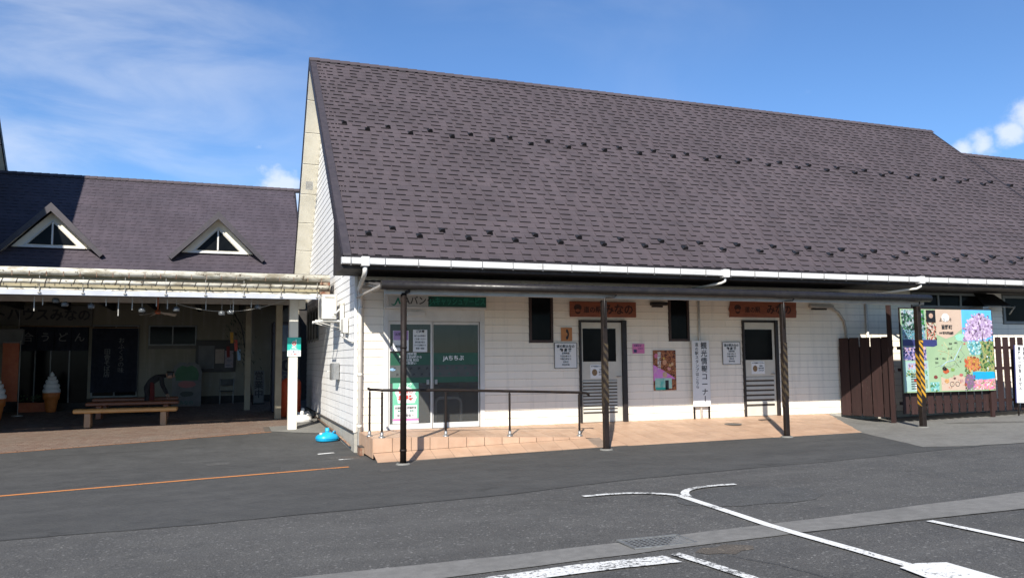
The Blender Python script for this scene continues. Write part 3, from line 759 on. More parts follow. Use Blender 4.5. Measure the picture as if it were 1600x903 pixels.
# dark eave box
mb = MB(); mb.box(XL + .03, XR, -1.33, -.03, 3.105, 3.125); mb.box(XL + .03, XR, -1.36, -1.33, 3.105, 3.24); mb.build('eave_soffit', mat_dark_soffit, bld)
mb = MB(); mb.prism([(-1.36, 3.105), (-1.36, 3.26), (-.03, 4.3), (-.03, 3.105)], XL - .0, XL + .028, 'x'); mb.build('eave_return', mat_dark_soffit, bld)
# ridge caps
rc = MB(); rc.add([(0, -.13, -.115), (0, 0, .012), (0, .12, -.15), (.275, -.13, -.103), (.275, 0, .026), (.275, .12, -.138), (0, -.13, -.128), (.275, -.13, -.128)], [(0, 3, 4, 1)[::-1], (1, 4, 5, 2)[::-1]], 0); rc.add([(0, -.132, -.112), (.19, -.132, -.104), (.19, -.132, -.150), (0, -.132, -.158)], [(0, 3, 2, 1)], 1)  # dark dashes below the cap edge are shade painted on as strips
rc.add([(0, -.13, -.13), (0, 0, -.003), (0, -.0, .012), (0, -.13, -.115)], [(0, 1, 2, 3)], 1)
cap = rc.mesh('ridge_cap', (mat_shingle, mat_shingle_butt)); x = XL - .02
while x < XR: inst('ridge_cap', cap, roof, (x, YR, ZR + .05)); x += .27
# snow guards: little angle brackets in two staggered double rows
mb = MB(); mb.box(-.075, .075, .02, .16, .0, .004)
mb.add([(-.085, 0, .0), (.085, 0, .0), (.055, -.004, .085), (0, -.006, .105), (-.055, -.004, .085), (-.085, .012, .0), (.085, .012, .0), (.055, .008, .085), (0, .006, .105), (-.055, .008, .085)],
       [(0, 1, 2, 3, 4), (9, 8, 7, 6, 5), (0, 5, 6, 1)[::-1], (1, 6, 7, 2), (2, 7, 8, 3), (3, 8, 9, 4), (4, 9, 5, 0)])
mb.add([(-.006, .01, .09), (.006, .01, .09), (.006, .12, .006), (-.006, .12, .006), (-.006, .01, .075), (.006, .01, .075)], [(0, 1, 2, 3), (0, 3, 4), (1, 5, 2)])
guard = mb.mesh('snow_guard', mat_black_pl)
def on_roof(x, y, h=.03): return (x, y - h * SS, ZE + .92 * (y - YE) + h * SC)
x = .09; k = 0
while x < XR - .2:
    inst('snow_guard', guard, roof, on_roof(x, (-.92, -.75)[k % 2]), (SLOPE, 0, R(random.uniform(-3, 3))), (.78, .9, .8)); x += .505; k += 1
x = .09; k = 0
while x < XR - .2:
    inst('snow_guard', guard, roof, on_roof(x, (2.54, 2.38)[k % 2]), (SLOPE, 0, R(random.uniform(-3, 3))), (.78, .9, .8)); x += .522; k += 1
# gutter
mb = MB(); prof = [(-1.375, 3.30), (-1.375, 3.19), (-1.39, 3.175), (-1.47, 3.175), (-1.49, 3.19), (-1.505, 3.30), (-1.485, 3.30), (-1.475, 3.20), (-1.40, 3.19), (-1.39, 3.30)]
mb.prism(prof, XL - .03, XR + 6.4, 'x'); mb.prism([(-1.375, 3.18), (-1.50, 3.18), (-1.507, 3.305), (-1.375, 3.305)], XL - .033, XL - .029, 'x')
gut = mb.build('gutter', mat_gutter, bld)
mb = MB(); mb.box(-.006, .006, -.136, .0, .0, .005); mb.box(-.006, .006, -.141, -.136, -.15, .005); mb.box(-.012, .012, -.142, -.13, -.158, -.146); br = mb.mesh('bracket', mat_bracket)
x = -.33
while x < XR + 6: inst('bracket', br, gut, (x, -1.37, 3.306)); x += .635
mb = MB(); mb.bbox(-.075, .075, -.150, .02, -.115, .060, .006); ob = mb.mesh('outlet_box', mat_gutter)
for x in (-.06, 7.82, 13.43): inst('outlet_box', ob, gut, (x, -1.37, 3.26))
def pipe(name, pts, r, mat, parent, n=10, collars=()):
    m_ = MB(); m_.tube(pts, r, n)
    for c in collars: m_.tube([(c[0], c[1], c[2] - .03), (c[0], c[1], c[2] + .03)], r * 1.16, n)
    return m_.build(name, mat, parent)
pipe('downspout', [(-.06, -1.44, 3.13), (-.06, -1.44, 3.06), (-.055, -1.36, 3.0), (.0, -.42, 2.82), (.075, -.12, 2.70), (.08, -.085, 2.6), (.08, -.085, -.40)], .043, mat_white_pvc, bld, collars=((.08, -.085, 2.45), (.08, -.085, 1.12), (.08, -.085, .1)))
pipe('downspout', [(7.82, -1.44, 3.13), (7.82, -1.44, 3.07), (7.78, -1.36, 3.03), (7.45, -.7, 2.96)], .028, mat_white_pvc, bld)
pipe('downspout', [(13.43, -1.44, 3.13), (13.43, -1.44, 3.08), (13.35, -1.40, 3.03), (12.9, -.75, 2.97), (12.4, -.06, 2.90)], .028, mat_white_pvc, bld)
pipe('drain_pipe', [(8.03, -.05, 2.74), (8.03, -.05, -.01)], .028, mat_white_pvc, bld)
pipe('drain_pipe', [(13.05, -.06, 2.75), (13.05, -.06, -.1)], .035, mat_white_pvc, bld)
pipe('conduit', [(12.37, -.05, -.05), (12.37, -.05, 2.08), (12.32, -.05, 2.30), (12.15, -.05, 2.52), (11.95, -.06, 2.62), (11.7, -.07, 2.64)], .03, mat_beige_metal, bld)
# side-lit windows: framed dark glass
def window(x0, x1, z0, z1, fr, mat, gl=mat_dark_glass, mull=(), depth=.045):
    m_ = MB()
    m_.bbox(x0, x0 + fr, -depth, .0, z0, z1, .005); m_.bbox(x1 - fr, x1, -depth, .0, z0, z1, .005)
    m_.bbox(x0 + fr + .001, x1 - fr - .001, -depth + .002, .0, z0, z0 + fr, .005); m_.bbox(x0 + fr + .001, x1 - fr - .001, -depth + .002, .0, z1 - fr, z1, .005)
    for q in mull: m_.bbox(q - fr * .5, q + fr * .5, -depth + .004, .0, z0 + fr + .001, z1 - fr - .001, .004)
    w_ = m_.build('window', mat, bld)
    m_ = MB(); m_.box(x0 + fr * .6, x1 - fr * .6, -.012, -.004, z0 + fr * .6, z1 - fr * .6); m_.build('pane', gl, w_); return w_
window(3.75, 4.31, 1.76, 2.80, .055, mat_dark_wood_frame); window(7.23, 7.78, 1.79, 2.82, .055, mat_dark_wood_frame)
mat_grey_frame = pm('grey_window_frame', (.22, .23, .22), (.17, .175, .17), 4, .45)
window(14.62, 17.34, 2.68, 3.08, .06, mat_grey_frame, mull=(15.55, 16.35)); window(17.92, 19.88, 2.26, 3.06, .08, mat_grey_frame, mull=(18.9,))
# doors with louvres
def door(x0, x1, z1, gx0, gx1, nl, lz0, lz1, side):
    f = MB(); w = .045
    f.bbox(x0, x0 + w, -.07, .0, -.02, z1, .004)
    f.bbox(x1 - side, x1, -.09, .0, -.02, z1, .004); f.bbox(x0 + w + .001, x1 - side - .001, -.068, .0, z1 - w, z1, .004)
    d = MB(); a, b = x0 + w + .004, x1 - side - .004
    d.bbox(a, b, -.045, -.002, .0, z1 - w - .006, .004); dd = d.build('door', mat_door, bld)
    f.build('door_frame', mat_black_frame, dd)
    m_ = MB(); m_.bbox(gx0, gx1, -.052, -.0455, 1.335, 2.07, .002); m_.build('door_pane', mat_dark_glass, dd)
    m_ = MB(); m_.box(gx0 - .01, gx1 + .015, -.0475, -.0452, lz0 - .01, lz1 + .01); m_.build('louvre_recess', mat_slot, dd)
    m_ = MB(); h = (lz1 - lz0) / nl; L = gx1 - gx0 + .02
    m_.add([(0, -.050, 0), (L, -.050, 0), (L, -.062, .004), (0, -.062, .004), (0, -.047, h * .66), (L, -.047, h * .66)], [(0, 3, 2, 1), (3, 4, 5, 2), (0, 4, 3), (1, 2, 5)]); lm = m_.mesh('louvre_slat', mat_door)
    for k in range(nl): inst('louvre_slat', lm, dd, (gx0 - .008, 0, lz0 + h * k + h * .36))
    m_ = MB(); m_.tube([(b - .06, -.05, 1.0), (b - .06, -.095, 1.0), (b - .16, -.098, 1.0)], .011, 8); m_.build('handle', mat_steel, dd)
    return dd
door(4.93, 6.095, 2.26, 5.01, 5.83, 10, .20, .92, .115); door(9.245, 10.255, 2.29, 9.305, 10.09, 6, .24, .93, .085)

# glass entrance bay on the left of the front
mb = MB(); Y = -.035
mb.bbox(.565, .665, Y, .0, -.02, 2.455, .004); mb.bbox(2.625, 2.725, Y, .0, -.02, 2.455, .004); mb.bbox(.666, 2.624, Y + .002, .0, 2.205, 2.455, .004)
mb.build('entrance_surround', mat_alu, bld)
mb = MB(); mb.bbox(1.05, 1.42, Y - .045, Y + .001, 2.30, 2.40, .006); mb.build('motion_sensor', mat_alu, bld)
mb = MB(); mb.box(.55, 2.8, 2.2, 2.25, -.02, 2.3); mb.box(.53, .56, .13, 2.2, -.02, 2.3); mb.box(2.79, 2.82, .13, 2.2, -.02, 2.3); mb.box(.53, 2.82, .13, 2.2, 2.3, 2.33); mb.build('lobby_wall', mat_room, bld)
mb = MB(); mb.box(.53, 2.82, .0, 2.2, -.05, -.015); mb.build('lobby_floor', mat_room, bld)
mb = MB(); mb.bbox(.85, 1.6, 1.55, 2.19, -.012, 1.35, .03); mb.bbox(.9, 1.55, 1.5, 1.7, .85, 1.0, .02); mb.build('cash_machine', mat_dark_interior, bld)
def sliding(x0, x1, z0, z1, yb, st, name):
    m_ = MB(); m_.bbox(x0, x0 + st, yb, yb + .035, z0, z1, .004); m_.bbox(x1 - st, x1, yb, yb + .035, z0, z1, .004)
    m_.bbox(x0 + st + .001, x1 - st - .001, yb + .001, yb + .035, z0, z0 + .11, .004); m_.bbox(x0 + st + .001, x1 - st - .001, yb + .001, yb + .035, z1 - .06, z1, .004)
    d = m_.build(name, mat_alu, bld); g = MB(); g.box(x0 + st * .8, x1 - st * .8, yb + .014, yb + .02, z0 + .09, z1 - .05); g.build('glass_pane', mat_glass, d); return d
dl = sliding(.668, 1.585, .0, 2.20, -.012, .035, 'sliding_door'); dr = sliding(1.60, 2.622, .0, 2.20, .028, .022, 'sliding_door')
for d, a, b, yb in ((dl, .70, 1.555, .0005), (dr, 1.62, 2.605, .0405)):
    m_ = MB(); m_.box(a, b, yb, yb + .001, 1.30, 1.55); m_.box(a, b, yb, yb + .001, .935, 1.05); m_.build('film_band', mat_green_film, d)
    m_ = MB(); m_.box(a, b, yb, yb + .001, 1.0515, 1.2985); m_.build('frosted_band', mat_frost, d)
mfilm = NT('dotted_glass_film'); mfilm.n.remove(mfilm.bs); _t = mfilm.node('ShaderNodeBsdfTransparent'); _d = mfilm.node('ShaderNodeBsdfDiffuse'); _d.inputs[0].default_value = (.34, .35, .34, 1); _m = mfilm.node('ShaderNodeMixShader'); _v = mfilm.node('ShaderNodeTexVoronoi'); _v.inputs['Scale'].default_value = 90; _v.inputs['Randomness'].default_value = 0
mfilm.l.new(mfilm.tc().outputs['Object'], _v.inputs['Vector']); mfilm.l.new(mfilm.ramp(_v.outputs['Distance'], .30, .34, .26, .07), _m.inputs[0]); mfilm.l.new(_t.outputs[0], _m.inputs[1]); mfilm.l.new(_d.outputs[0], _m.inputs[2]); mfilm.l.new(_m.outputs[0], mfilm.out.inputs[0])
for d, a, b, yb in ((dl, .70, 1.555, .0005), (dr, 1.62, 2.605, .0405)):
    m_ = MB(); m_.box(a, b, yb, yb + .0008, .10, .932); m_.build('dotted_film', mfilm.mat, d)
text(dr, 'JAちちぶ', .115, 2.06, 1.435, .0395, mat_white_print, .025)
for i, s_ in enumerate(('ご利用時間', '平日 午前8時から', '土曜 日曜 祝日', 'お取扱い')):
    text(dl, s_, .062, 1.10 + .03 * (i % 2), 1.525 - .062 * i, -.0005, mat_white_print, .02)
for r_i in range(2):
    for k in range(5):
        text(dl, 'JA', .055, .80 + .17 * k + .06 * r_i, 1.235 - .12 * r_i, -.0005, mat_black, .03)
    for k in range(5): text(dr, 'JA', .05, 1.72 + .2 * k + .05 * r_i, 1.235 - .12 * r_i, .0395, mat_green_dark, .03)
for d, x, yb in ((dl, 1.49, -.013), (dr, 1.675, .027)):
    m_ = MB(); m_.bbox(x - .03, x + .03, yb - .012, yb, .90, 1.0, .004); m_.build('pull_handle', mat_steel, d)
m_ = MB(); m_.tube([(1.68, .085, .0), (1.68, .085, .50), (1.70, .085, .57), (1.76, .085, .61), (2.15, .085, .61), (2.21, .085, .57), (2.23, .085, .50), (2.23, .085, .0)], .03, 10)
tag(m_.build('guard_rail', mat_alu), 'pale arched floor rail standing inside the glass entrance', 'guard rail')
# lower wing that continues the hall on the far right
wing = thing('hall_wing', 'lower wing with the same dark shingled roof beyond the far right verge', 'building', (XR, 0, 0))
wy, wz = 4.16, ZE - .06 + .92 * (4.16 + 1.40)
mb = MB(); mb.prism([(YE, ZE - .06), (wy, wz), (wy + 4.5, wz - 4.5 * .92), (wy + 4.5, wz - 4.5 * .92 - .16), (wy, wz - .2), (YE, ZE - .2)], .035, 9, 'x'); wr = mb.build('roof', mat_barge, wing)
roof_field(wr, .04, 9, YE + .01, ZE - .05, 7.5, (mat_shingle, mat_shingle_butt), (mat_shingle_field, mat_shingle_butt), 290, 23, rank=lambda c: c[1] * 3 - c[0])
x = .03
while x < 9: inst('ridge_cap', cap, wr, (x, wy, wz + .05)); x += .27
k = 0
for x in (.25, .77, 1.29, 1.81, 2.33, 2.85):
    yy = (2.54, 2.38)[k % 2]; inst('snow_guard', guard, wr, (x, yy - .03 * SS, ZE - .06 + .92 * (yy - YE) + .03 * SC), (SLOPE, 0, 0)); k += 1
mb = MB(); mb.box(0.01, 9, .0, .12, -.6, 3.1); mb.build('wall', mat_siding, wing)

# ------------------------------------------------------------------ porch canopy on posts
can = thing('porch_canopy', 'brown lean-to canopy on four posts over the tiled porch', 'canopy', (0, 0, 0))
CX0, CX1, CYF = .02, 12.22, -2.66
mb = MB(); xs = []; n_c = int((CX1 - CX0) / .0325); v, f = [], []
for i in range(n_c + 1):
    x = CX0 + (CX1 - CX0) * i / n_c; d = (0, .016, .016, 0)[i % 4]
    v += [(x, CYF + .02, 2.675 + d), (x, -.03, 3.02 + d)]
f = [(2 * i, 2 * i + 2, 2 * i + 3, 2 * i + 1) for i in range(n_c)]; mb.add(v, f)
mb.build('roof_sheet', mat_canopy_sheet, can)
mb = MB(); mb.tube([(CX0 - .02, CYF - .07, 2.685), (4.1, CYF - .07, 2.68), (8.2, CYF - .07, 2.675), (CX1 + .06, CYF - .07, 2.67)], .078, 14); mb.build('gutter', mat_brown_metal, can)
mb = MB(); mb.bbox(CX0 + .06, CX1, CYF + .03, CYF + .10, 2.535, 2.61, .006); mb.build('front_beam', mat_beige_metal, can)
mb = MB(); mb.bbox(CX0 + .06, CX1, -.075, -.023, 2.86, 2.95, .006); mb.build('wall_plate', mat_beige_metal, can)
raf = MB(); raf.add([(-.025, CYF + .03, 2.60), (.025, CYF + .03, 2.60), (.025, CYF + .03, 2.665), (-.025, CYF + .03, 2.665), (-.025, -.076, 2.93), (.025, -.076, 2.93), (.025, -.076, 3.0), (-.025, -.076, 3.0)], [(0, 1, 2, 3), (5, 4, 7, 6), (0, 4, 5, 1), (1, 5, 6, 2), (2, 6, 7, 3), (3, 7, 4, 0)])
rm = raf.mesh('rafter', mat_beige_metal); x = .12
while x < CX1: inst('rafter', rm, can, (x, 0, 0)); x += .864
pur = MB(); pur.bbox(CX0 + .06, CX1, -.02, .02, 0, .04, .004); pu = pur.mesh('purlin', mat_beige_metal)
for yy in (-.7, -1.35, -2.0): inst('purlin', pu, can, (0, yy, 3.005 + (yy + .03) * .131 - .062))
mb = MB(); mb.bbox(.0, .06, CYF + .0, -.03, 2.66, 2.70, .004); mb.build('end_trim', mat_beige_metal, can, rot=(0, 0, 0))
POSTS = [(.42, -2.6), (4.27, -2.6), (8.38, -2.6), (12.03, -2.6)]
for i, (px, py) in enumerate(POSTS):
    g = G(px, py); m_ = MB()
    if i == 0:
        m_.tube([(px, py, g - .05), (px, py, 2.56)], .055, 14); m_.tube([(px, py, g + .22), (px, py, g + .26)], .062, 14); m_.tube([(px, py, 1.60), (px, py, 1.64)], .06, 14)
        p = m_.build('post', mat_brown_post, can)
        m_ = MB(); m_.tube([(px + .02, py - .05, 2.56), (px + .075, py - .07, 2.585), (px + .075, py - .075, 2.65)], .03, 8); m_.build('drain_elbow', mat_brown_metal, p)
    else:
        w = .048 if i < 3 else .058; m_.bbox(px - w, px + w, py - w, py + w, g - .05, 2.50, .008)
        p = m_.build('post', mat_brown_post, can)
        m_ = MB(); m_.tube([(px - .02, py - .075, 2.0), (px - .02, py - .075, 2.535), (px + .03, py - .09, 2.55), (px + .18, py - .11, 2.56), (px + .22, py - .11, 2.60), (px + .22, py - .11, 2.66)] if i < 3 else [(px, py - .075, 2.40), (px, py - .08, 2.6)], .014, 8); m_.build('drain_elbow', mat_brown_metal, p)
        # hazard tape: a wrapped sleeve of slanted stripes
        za, zb = (1.70, .42) if i < 3 else (1.74, .34); t = w + .003; per = 8 * t; pitch = .15 if i == 3 else .17; nst = int((za - zb) / pitch)
        cs = [(-t, -t), (t, -t), (t, t), (-t, t), (-t, -t)]
        m_ = MB(); h = pitch / 2
        for k in range(nst * 2):
            zz = zb + k * h; v = []; q = []
            for c_i, (ax, ay) in enumerate(cs): v += [(px + ax, py + ay, min(zz - c_i * .14 + .28, za)), (px + ax, py + ay, min(zz + h - c_i * .14 + .28, za))]
            v = [(a, b, max(zb - .05, c)) for (a, b, c) in v]
            q = [(2 * c_i, 2 * c_i + 2, 2 * c_i + 3, 2 * c_i + 1) for c_i in range(4)]; m_.add(v, q, k % 2)
        m_.build('warning_tape', (mat_yellow, mat_tape_black) if i == 3 else (mat_tape_faded, mat_brown_post), p, label='bright yellow and black striped tape' if i == 3 else 'worn, faded striped tape')
    m_ = MB(); m_.lathe([(.13, 0), (.12, .02), (.09, .028)], (px, py, g + .004), 10); m_.build('footing', mat_concrete, p)
# handrail on the landing
hr = thing('handrail', 'brown tubular handrail on five posts along the tiled landing', 'handrail', (0, 0, 0))
def lz(x, y): return landing_z(x, y)
HP = [(.10, -1.12), (.26, -1.50), (1.47, -1.50), (2.75, -1.50), (4.23, -1.50)]
tops = [lz(x, y) + .86 for x, y in HP]
mb = MB(); mb.tube([(.09, -1.02, tops[0] + .02), (.10, -1.15, tops[0] + .005), (.17, -1.46, tops[1] + .01), (.27, -1.50, tops[1]), (1.47, -1.5, tops[2]), (2.75, -1.5, tops[3]), (4.23, -1.5, tops[4]), (4.40, -1.5, tops[4] - .02), (4.45, -1.49, tops[4] - .05), (4.45, -1.49, tops[4] - .09)], .026, 10); mb.build('top_rail', mat_brown_post, hr)
mb = MB(); mb.lathe([(.0, .82), (.021, .82), (.021, .10), (.026, .10), (.026, .02), (.052, .02), (.058, 0)], n=12)
mb.tube([(0, 0, .81), (0, 0, .85)], .012, 8); pm_ = mb.mesh('post', mat_brown_post)
mb = MB(); mb.lathe([(.030, .10), (.030, .022), (.060, .018), (.062, 0)], n=12); cm = mb.mesh('post_base', mat_steel)
for (x, y) in HP:
    p = inst('post', pm_, hr, (x, y, lz(x, y))); inst('post_base', cm, p, (0, 0, .001))

# ------------------------------------------------------------------ things on the front wall
WY = -.022
fs = thing('bank_sign', 'long bank fascia sign half grey and half dark green above glass entrance', 'sign', (1.68, -.036, 2.455))
mb = MB(); mb.bbox(-1.12, 1.05, -.13, .0, .0, .045, .004); mb.bbox(-1.12, -1.04, -.13, 0, .046, .27, .004); mb.bbox(-1.12, 1.05, -.13, 0, .265, .30, .004); mb.build('housing', mat_alu, fs)
mb = MB(); mb.bbox(-1.035, -.215, -.118, -.01, .047, .262, .003); mb.build('panel', mat_grey_panel, fs); mb = MB(); mb.bbox(-.212, 1.045, -.118, -.01, .047, .262, .003); mb.build('panel', mat_green_dark, fs)
mb = MB(); mb.prism([(-.99, .10), (-.955, .085), (-.92, .09), (-.86, .22), (-.835, .22), (-.79, .09), (-.825, .09), (-.85, .165), (-.885, .085), (-.93, .055), (-.975, .07)], -.1185, -.121, 'y'); mb.prism([(-.785, .09), (-.74, .16), (-.70, .09), (-.735, .09), (-.745, .11), (-.755, .09)], -.1185, -.121, 'y'); mb.build('emblem', mat_green_print, fs)
text(fs, 'JAバンク', .19, -.42, .155, -.118, mat_black, .015, sx=.93)
text(fs, 'JAキャッシュサービス', .17, .42, .155, -.118, pm('dim_green_print', (.03, .27, .19), rough=.5), .012, sx=.72)
def panel(name, label, cat, x, z, w, h, mat, th=.012, y=WY, fr=None, group=None, frw=.012):
    t = thing(name, label, cat, (x, y, z), group=group)
    m_ = MB(); m_.bbox(-w / 2, w / 2, -th, -.001, -h / 2, h / 2, .002); m_.build('panel', mat, t)
    if fr:
        m_ = MB(); a, b = w / 2, h / 2; m_.bbox(-a - frw, -a - .0005, -th - .006, -.001, -b - frw, b + frw, .002); m_.bbox(a + .0005, a + frw, -th - .006, -.001, -b - frw, b + frw, .002)
        m_.bbox(-a, a, -th - .006, -.001, b + .0005, b + frw, .002); m_.bbox(-a, a, -th - .006, -.001, -b - frw, -b - .0005, .002); m_.build('frame', fr, t)
    return t
def flat(parent, x, z, w, h, mat, y, name='print', poly=None):
    m_ = MB()
    if poly: m_.prism([(x + p[0] * w / 2, z + p[1] * h / 2) for p in poly], y - .0012, y, 'y')
    else: m_.box(x - w / 2, x + w / 2, y - .0012, y, z - h / 2, z + h / 2)
    return m_.build(name, mat, parent)
CIRC = [(math.cos(a * math.pi / 10), math.sin(a * math.pi / 10)) for a in range(20)]
def wood_sign(x, z, w, h, label, rustic):
    t = thing('wooden_sign', label, 'sign', (x, WY, z), group='carved wooden signs above the doors')
    m_ = MB()
    if rustic:
        pts = [(-w / 2, -h / 2), (w / 2 - .02, -h / 2), (w / 2, -.04), (w / 2 - .015, .02), (w / 2, h / 2), (-w / 2 + .04, h / 2), (-w / 2 + .015, .08), (-w / 2 - .015, .0), (-w / 2 + .01, -.08)]
        m_.prism(pts, -.045, -.001, 'y')
    else: m_.bbox(-w / 2, w / 2, -.045, -.001, -h / 2, h / 2, .006)
    m_.build('plank', mat_sign_wood, t); k = w / 1.65
    flat(t, -.64 * k, .035, .19, .15, mat_dark_carve, -.045, 'emblem', CIRC); flat(t, -.64 * k, -.05, .13, .12, mat_dark_carve, -.0455, 'emblem', CIRC); flat(t, -.64 * k, -.03, .11, .07, mat_sign_wood, -.0475, 'emblem_face', CIRC)
    text(t, '道の駅', .15, -.28 * k, -.02, -.045, mat_dark_carve, .02); text(t, 'みなの', .25, .38 * k, -.01, -.045, mat_dark_carve, .025); return t
wood_sign(5.535, 2.50, 1.65, .345, 'straight edged carved wooden sign above the door by the telephone plate', False); wood_sign(9.87, 2.555, 1.95, .385, 'darker rough edged wooden sign above the farther louvred door', True)
tl = panel('telephone_sign', 'small orange square plate with a black telephone handset on it', 'sign', 4.63, 1.94, .265, .295, mat_orange_sign, .014)
hs = [(-.1, .8), (.1, .95), (.35, .8), (.55, .35), (.6, 0), (.55, -.35), (.35, -.8), (.1, -.95), (-.1, -.8), (-.1, -.35), (.12, -.3), (.25, -.1), (.25, .1), (.12, .3), (-.1, .35)]
flat(tl, -.005, 0, .2, .25, mat_black, -.0145, 'handset', hs)
def info(x, z, w, h, label):
    t = panel('notice_board', label, 'notice board', x, z, w, h, mat_white_panel, .014, fr=mat_bracket, group='white opening hours boards beside the doors'); k = h / .54
    text(t, '道の駅みなの', .072 * k, 0, .195 * k, -.0145, mat_black, .02); text(t, '物 産 館', .078 * k, 0, .115 * k, -.0145, mat_black, .03)
    for i, s_ in enumerate(('営業時間', '午前九時より', '午後五時まで', '定休日', '年末年始')): text(t, s_, .045 * k, 0, (.045 - .062 * i) * k, -.0145, mat_black, .01)
info(4.60, 1.475, .52, .545, 'framed white opening hours board right under the orange telephone plate'); info(8.92, 1.50, .48, .515, 'framed white opening hours board between vertical white sign and the farther door')
pk = panel('pink_notice', 'small pink paper notice taped beside the nearer louvred door', 'notice', 6.42, 1.62, .31, .22, mat_pink, .003)
flat(pk, -.085, -.055, .08, .07, mat_navy_print, -.0035); text(pk, 'お知らせ', .05, -.02, .065, -.0035, mat_navy_print, .02); text(pk, 'みなの', .04, .05, .0, -.0035, mat_navy_print, .01)
po = panel('event_poster', 'colourful night festival poster with pink band on the white boards', 'poster', 7.09, 1.12, .60, .92, pic('poster_night', [(.012, .004, .004), (.05, .012, .008), (.18, .035, .012), (.50, .20, .07), (.03, .010, .008), (.02, .008, .01)], 15, 1.0), .004)
flat(po, 0, -.06, .598, .40, pic('poster_pink', [(.75, .30, .50), (.70, .18, .50), (.62, .25, .62), (.75, .48, .42)], 4), -.0045, 'pink_band', [(-1, .95), (-.2, .35), (.55, -.3), (.95, -.7), (.1, -.75), (-1, -.9)])
flat(po, -.04, -.30, .44, .24, pic('poster_mint', [(.55, .62, .55), (.40, .62, .52), (.05, .42, .38)], 3, .4), -.006, 'photo'); flat(po, .05, -.34, .09, .22, mat_black, -.0075, 'photo'); flat(po, -.1, -.42, .3, .06, mat_teal, -.0075, 'photo')
for (a, b, w_, c_) in ((.0, .18, .11, (.62, .30, .16)), (.14, .10, .08, (.62, .36, .14)), (-.02, .27, .05, (.65, .42, .08)), (-.22, .33, .10, (.60, .16, .28)), (.0, -.10, .12, (.62, .42, .28)), (.20, .14, .07, (.62, .38, .2)), (.12, .04, .09, (.68, .3, .25))): flat(po, a, b, w_, w_ * 1.1, pm('ink', c_, rough=.4), -.0062, 'spot', CIRC)
text(po, '皆野町祭', .10, -.14, .42, -.0055, mat_white_print, .02, True)
ks = thing('vertical_sign', 'tall white vertical sign on dark legs with black lettering, beside event poster', 'sign', (8.01, -.10, -.02))
mb = MB(); mb.bbox(-.235, .235, -.02, .0, .29, 1.82, .004); mb.build('panel', mat_white_panel, ks)
mb = MB(); mb.bbox(-.018, .018, -.012, .018, -.03, .288, .003); lg = mb.mesh('leg', mat_brown_post)
for x in (-.20, .20): inst('leg', lg, ks, (x, 0, 0))
text(ks, '観光情報コーナ', .172, .085, 1.775, -.02, mat_black, .014, True, line=1.04); flat(ks, .085, .47, .022, .13, mat_black, -.0202, 'lettering')
text(ks, '道の駅スタンプはこちら', .094, -.11, 1.765, -.02, mat_black, .008, True, line=1.04)
# lamp fitting and small lights under the canopy
for x, lb in ((11.6, 'flat beige outdoor light fitting on the wall near the curved conduit'), (6.95, 'small dark light fitting under the canopy left of the second narrow window')):
    t = thing('wall_light', lb, 'wall light', (x, -.025, 2.58)); s_ = 1 if x > 10 else .6
    mb = MB(); mb.bbox(-.36 * s_, .36 * s_, -.10, .0, .03, .11, .012); mb.build('housing', mat_beige_metal if x > 10 else mat_brown_metal, t); mb = MB(); mb.bbox(-.3 * s_, .15 * s_, -.085, -.02, -.012, .029, .006); mb.build('lens', mat_dark_soffit, t)
# posters on the entrance glass
gp = panel('window_notice', 'white and lilac notice at top left of entrance glass behind post', 'poster', 0.925, 1.80, .33, .42, mat_white_panel, .002, y=-.0005); flat(gp, 0, .11, .31, .19, mat_purple, -.0024)
for i in range(2): text(gp, ('お客様へ', '暗証番号')[i], .06, 0, .13 - .25 * i, -.0045, mat_black, .01)
gp2 = panel('window_notice', 'plain white text notice at the top right of left glass leaf', 'poster', 1.33, 1.80, .30, .46, mat_white_panel, .002, y=-.0005)
text(gp2, 'ご注意', .06, 0, .19, -.0024, mat_black, .03)
for i in range(5): text(gp2, ('振り込め詐欺に', 'ご注意ください', '還付金の話は', 'すべて詐欺です', '警察へ相談')[i], .036, 0, .10 - .065 * i, -.0024, mat_black, .01)
tr_ = thing('warning_sticker', 'white triangular warning sticker low beside the lilac notice on glass', 'sticker', (.735, -.0005, 1.59)); mb = MB(); mb.prism([(-.055, 0), (.055, 0), (0, .11)], -.002, 0, 'y'); mb.build('panel', mat_white_panel, tr_); flat(tr_, 0, .035, .012, .04, mat_red, -.0024)
bs = thing('door_sticker', 'pale blue oval sticker on the frosted band of left glass leaf', 'sticker', (.755, -.0008, 1.215)); mb = MB(); mb.prism([(p[0] * .06, p[1] * .028) for p in CIRC], -.002, 0, 'y'); mb.build('panel', mat_blue_print, bs)
gq = panel('promotion_poster', 'tall green and white bank poster low on the left glass leaf', 'poster', 1.03, .53, .54, .82, pm('poster_green', (.16, .47, .31), (.13, .42, .28), 3, .4), .003, y=-.0008)
flat(gq, 0, .17, .46, .34, mat_white_panel, -.0035, 'white_field', [(-.7, -1), (.8, -1), (1, -.3), (.8, .1), (1, .5), (.4, .8), (.1, 1), (-.2, .8), (-.6, .95), (-.8, .5), (-1, .3), (-.8, -.2)])
text(gq, 'JAバンク', .085, 0, .37, -.0035, mat_white_print, .01, sx=.8); text(gq, '感謝の', .10, 0, .23, -.005, mat_red, .03); text(gq, 'お得祭', .11, 0, .10, -.005, mat_red, .04)
flat(gq, -.125, -.12, .22, .16, mat_white_panel, -.0035, 'white_field'); flat(gq, .125, -.12, .22, .16, mat_white_panel, -.0035, 'white_field'); flat(gq, 0, -.255, .47, .10, mat_white_panel, -.0035, 'white_field')
for a in (-.125, .125): text(gq, '定期貯金', .05, a, -.10, -.005, mat_black, .02); text(gq, '金利', .045, a, -.16, -.005, mat_green_print, .02)
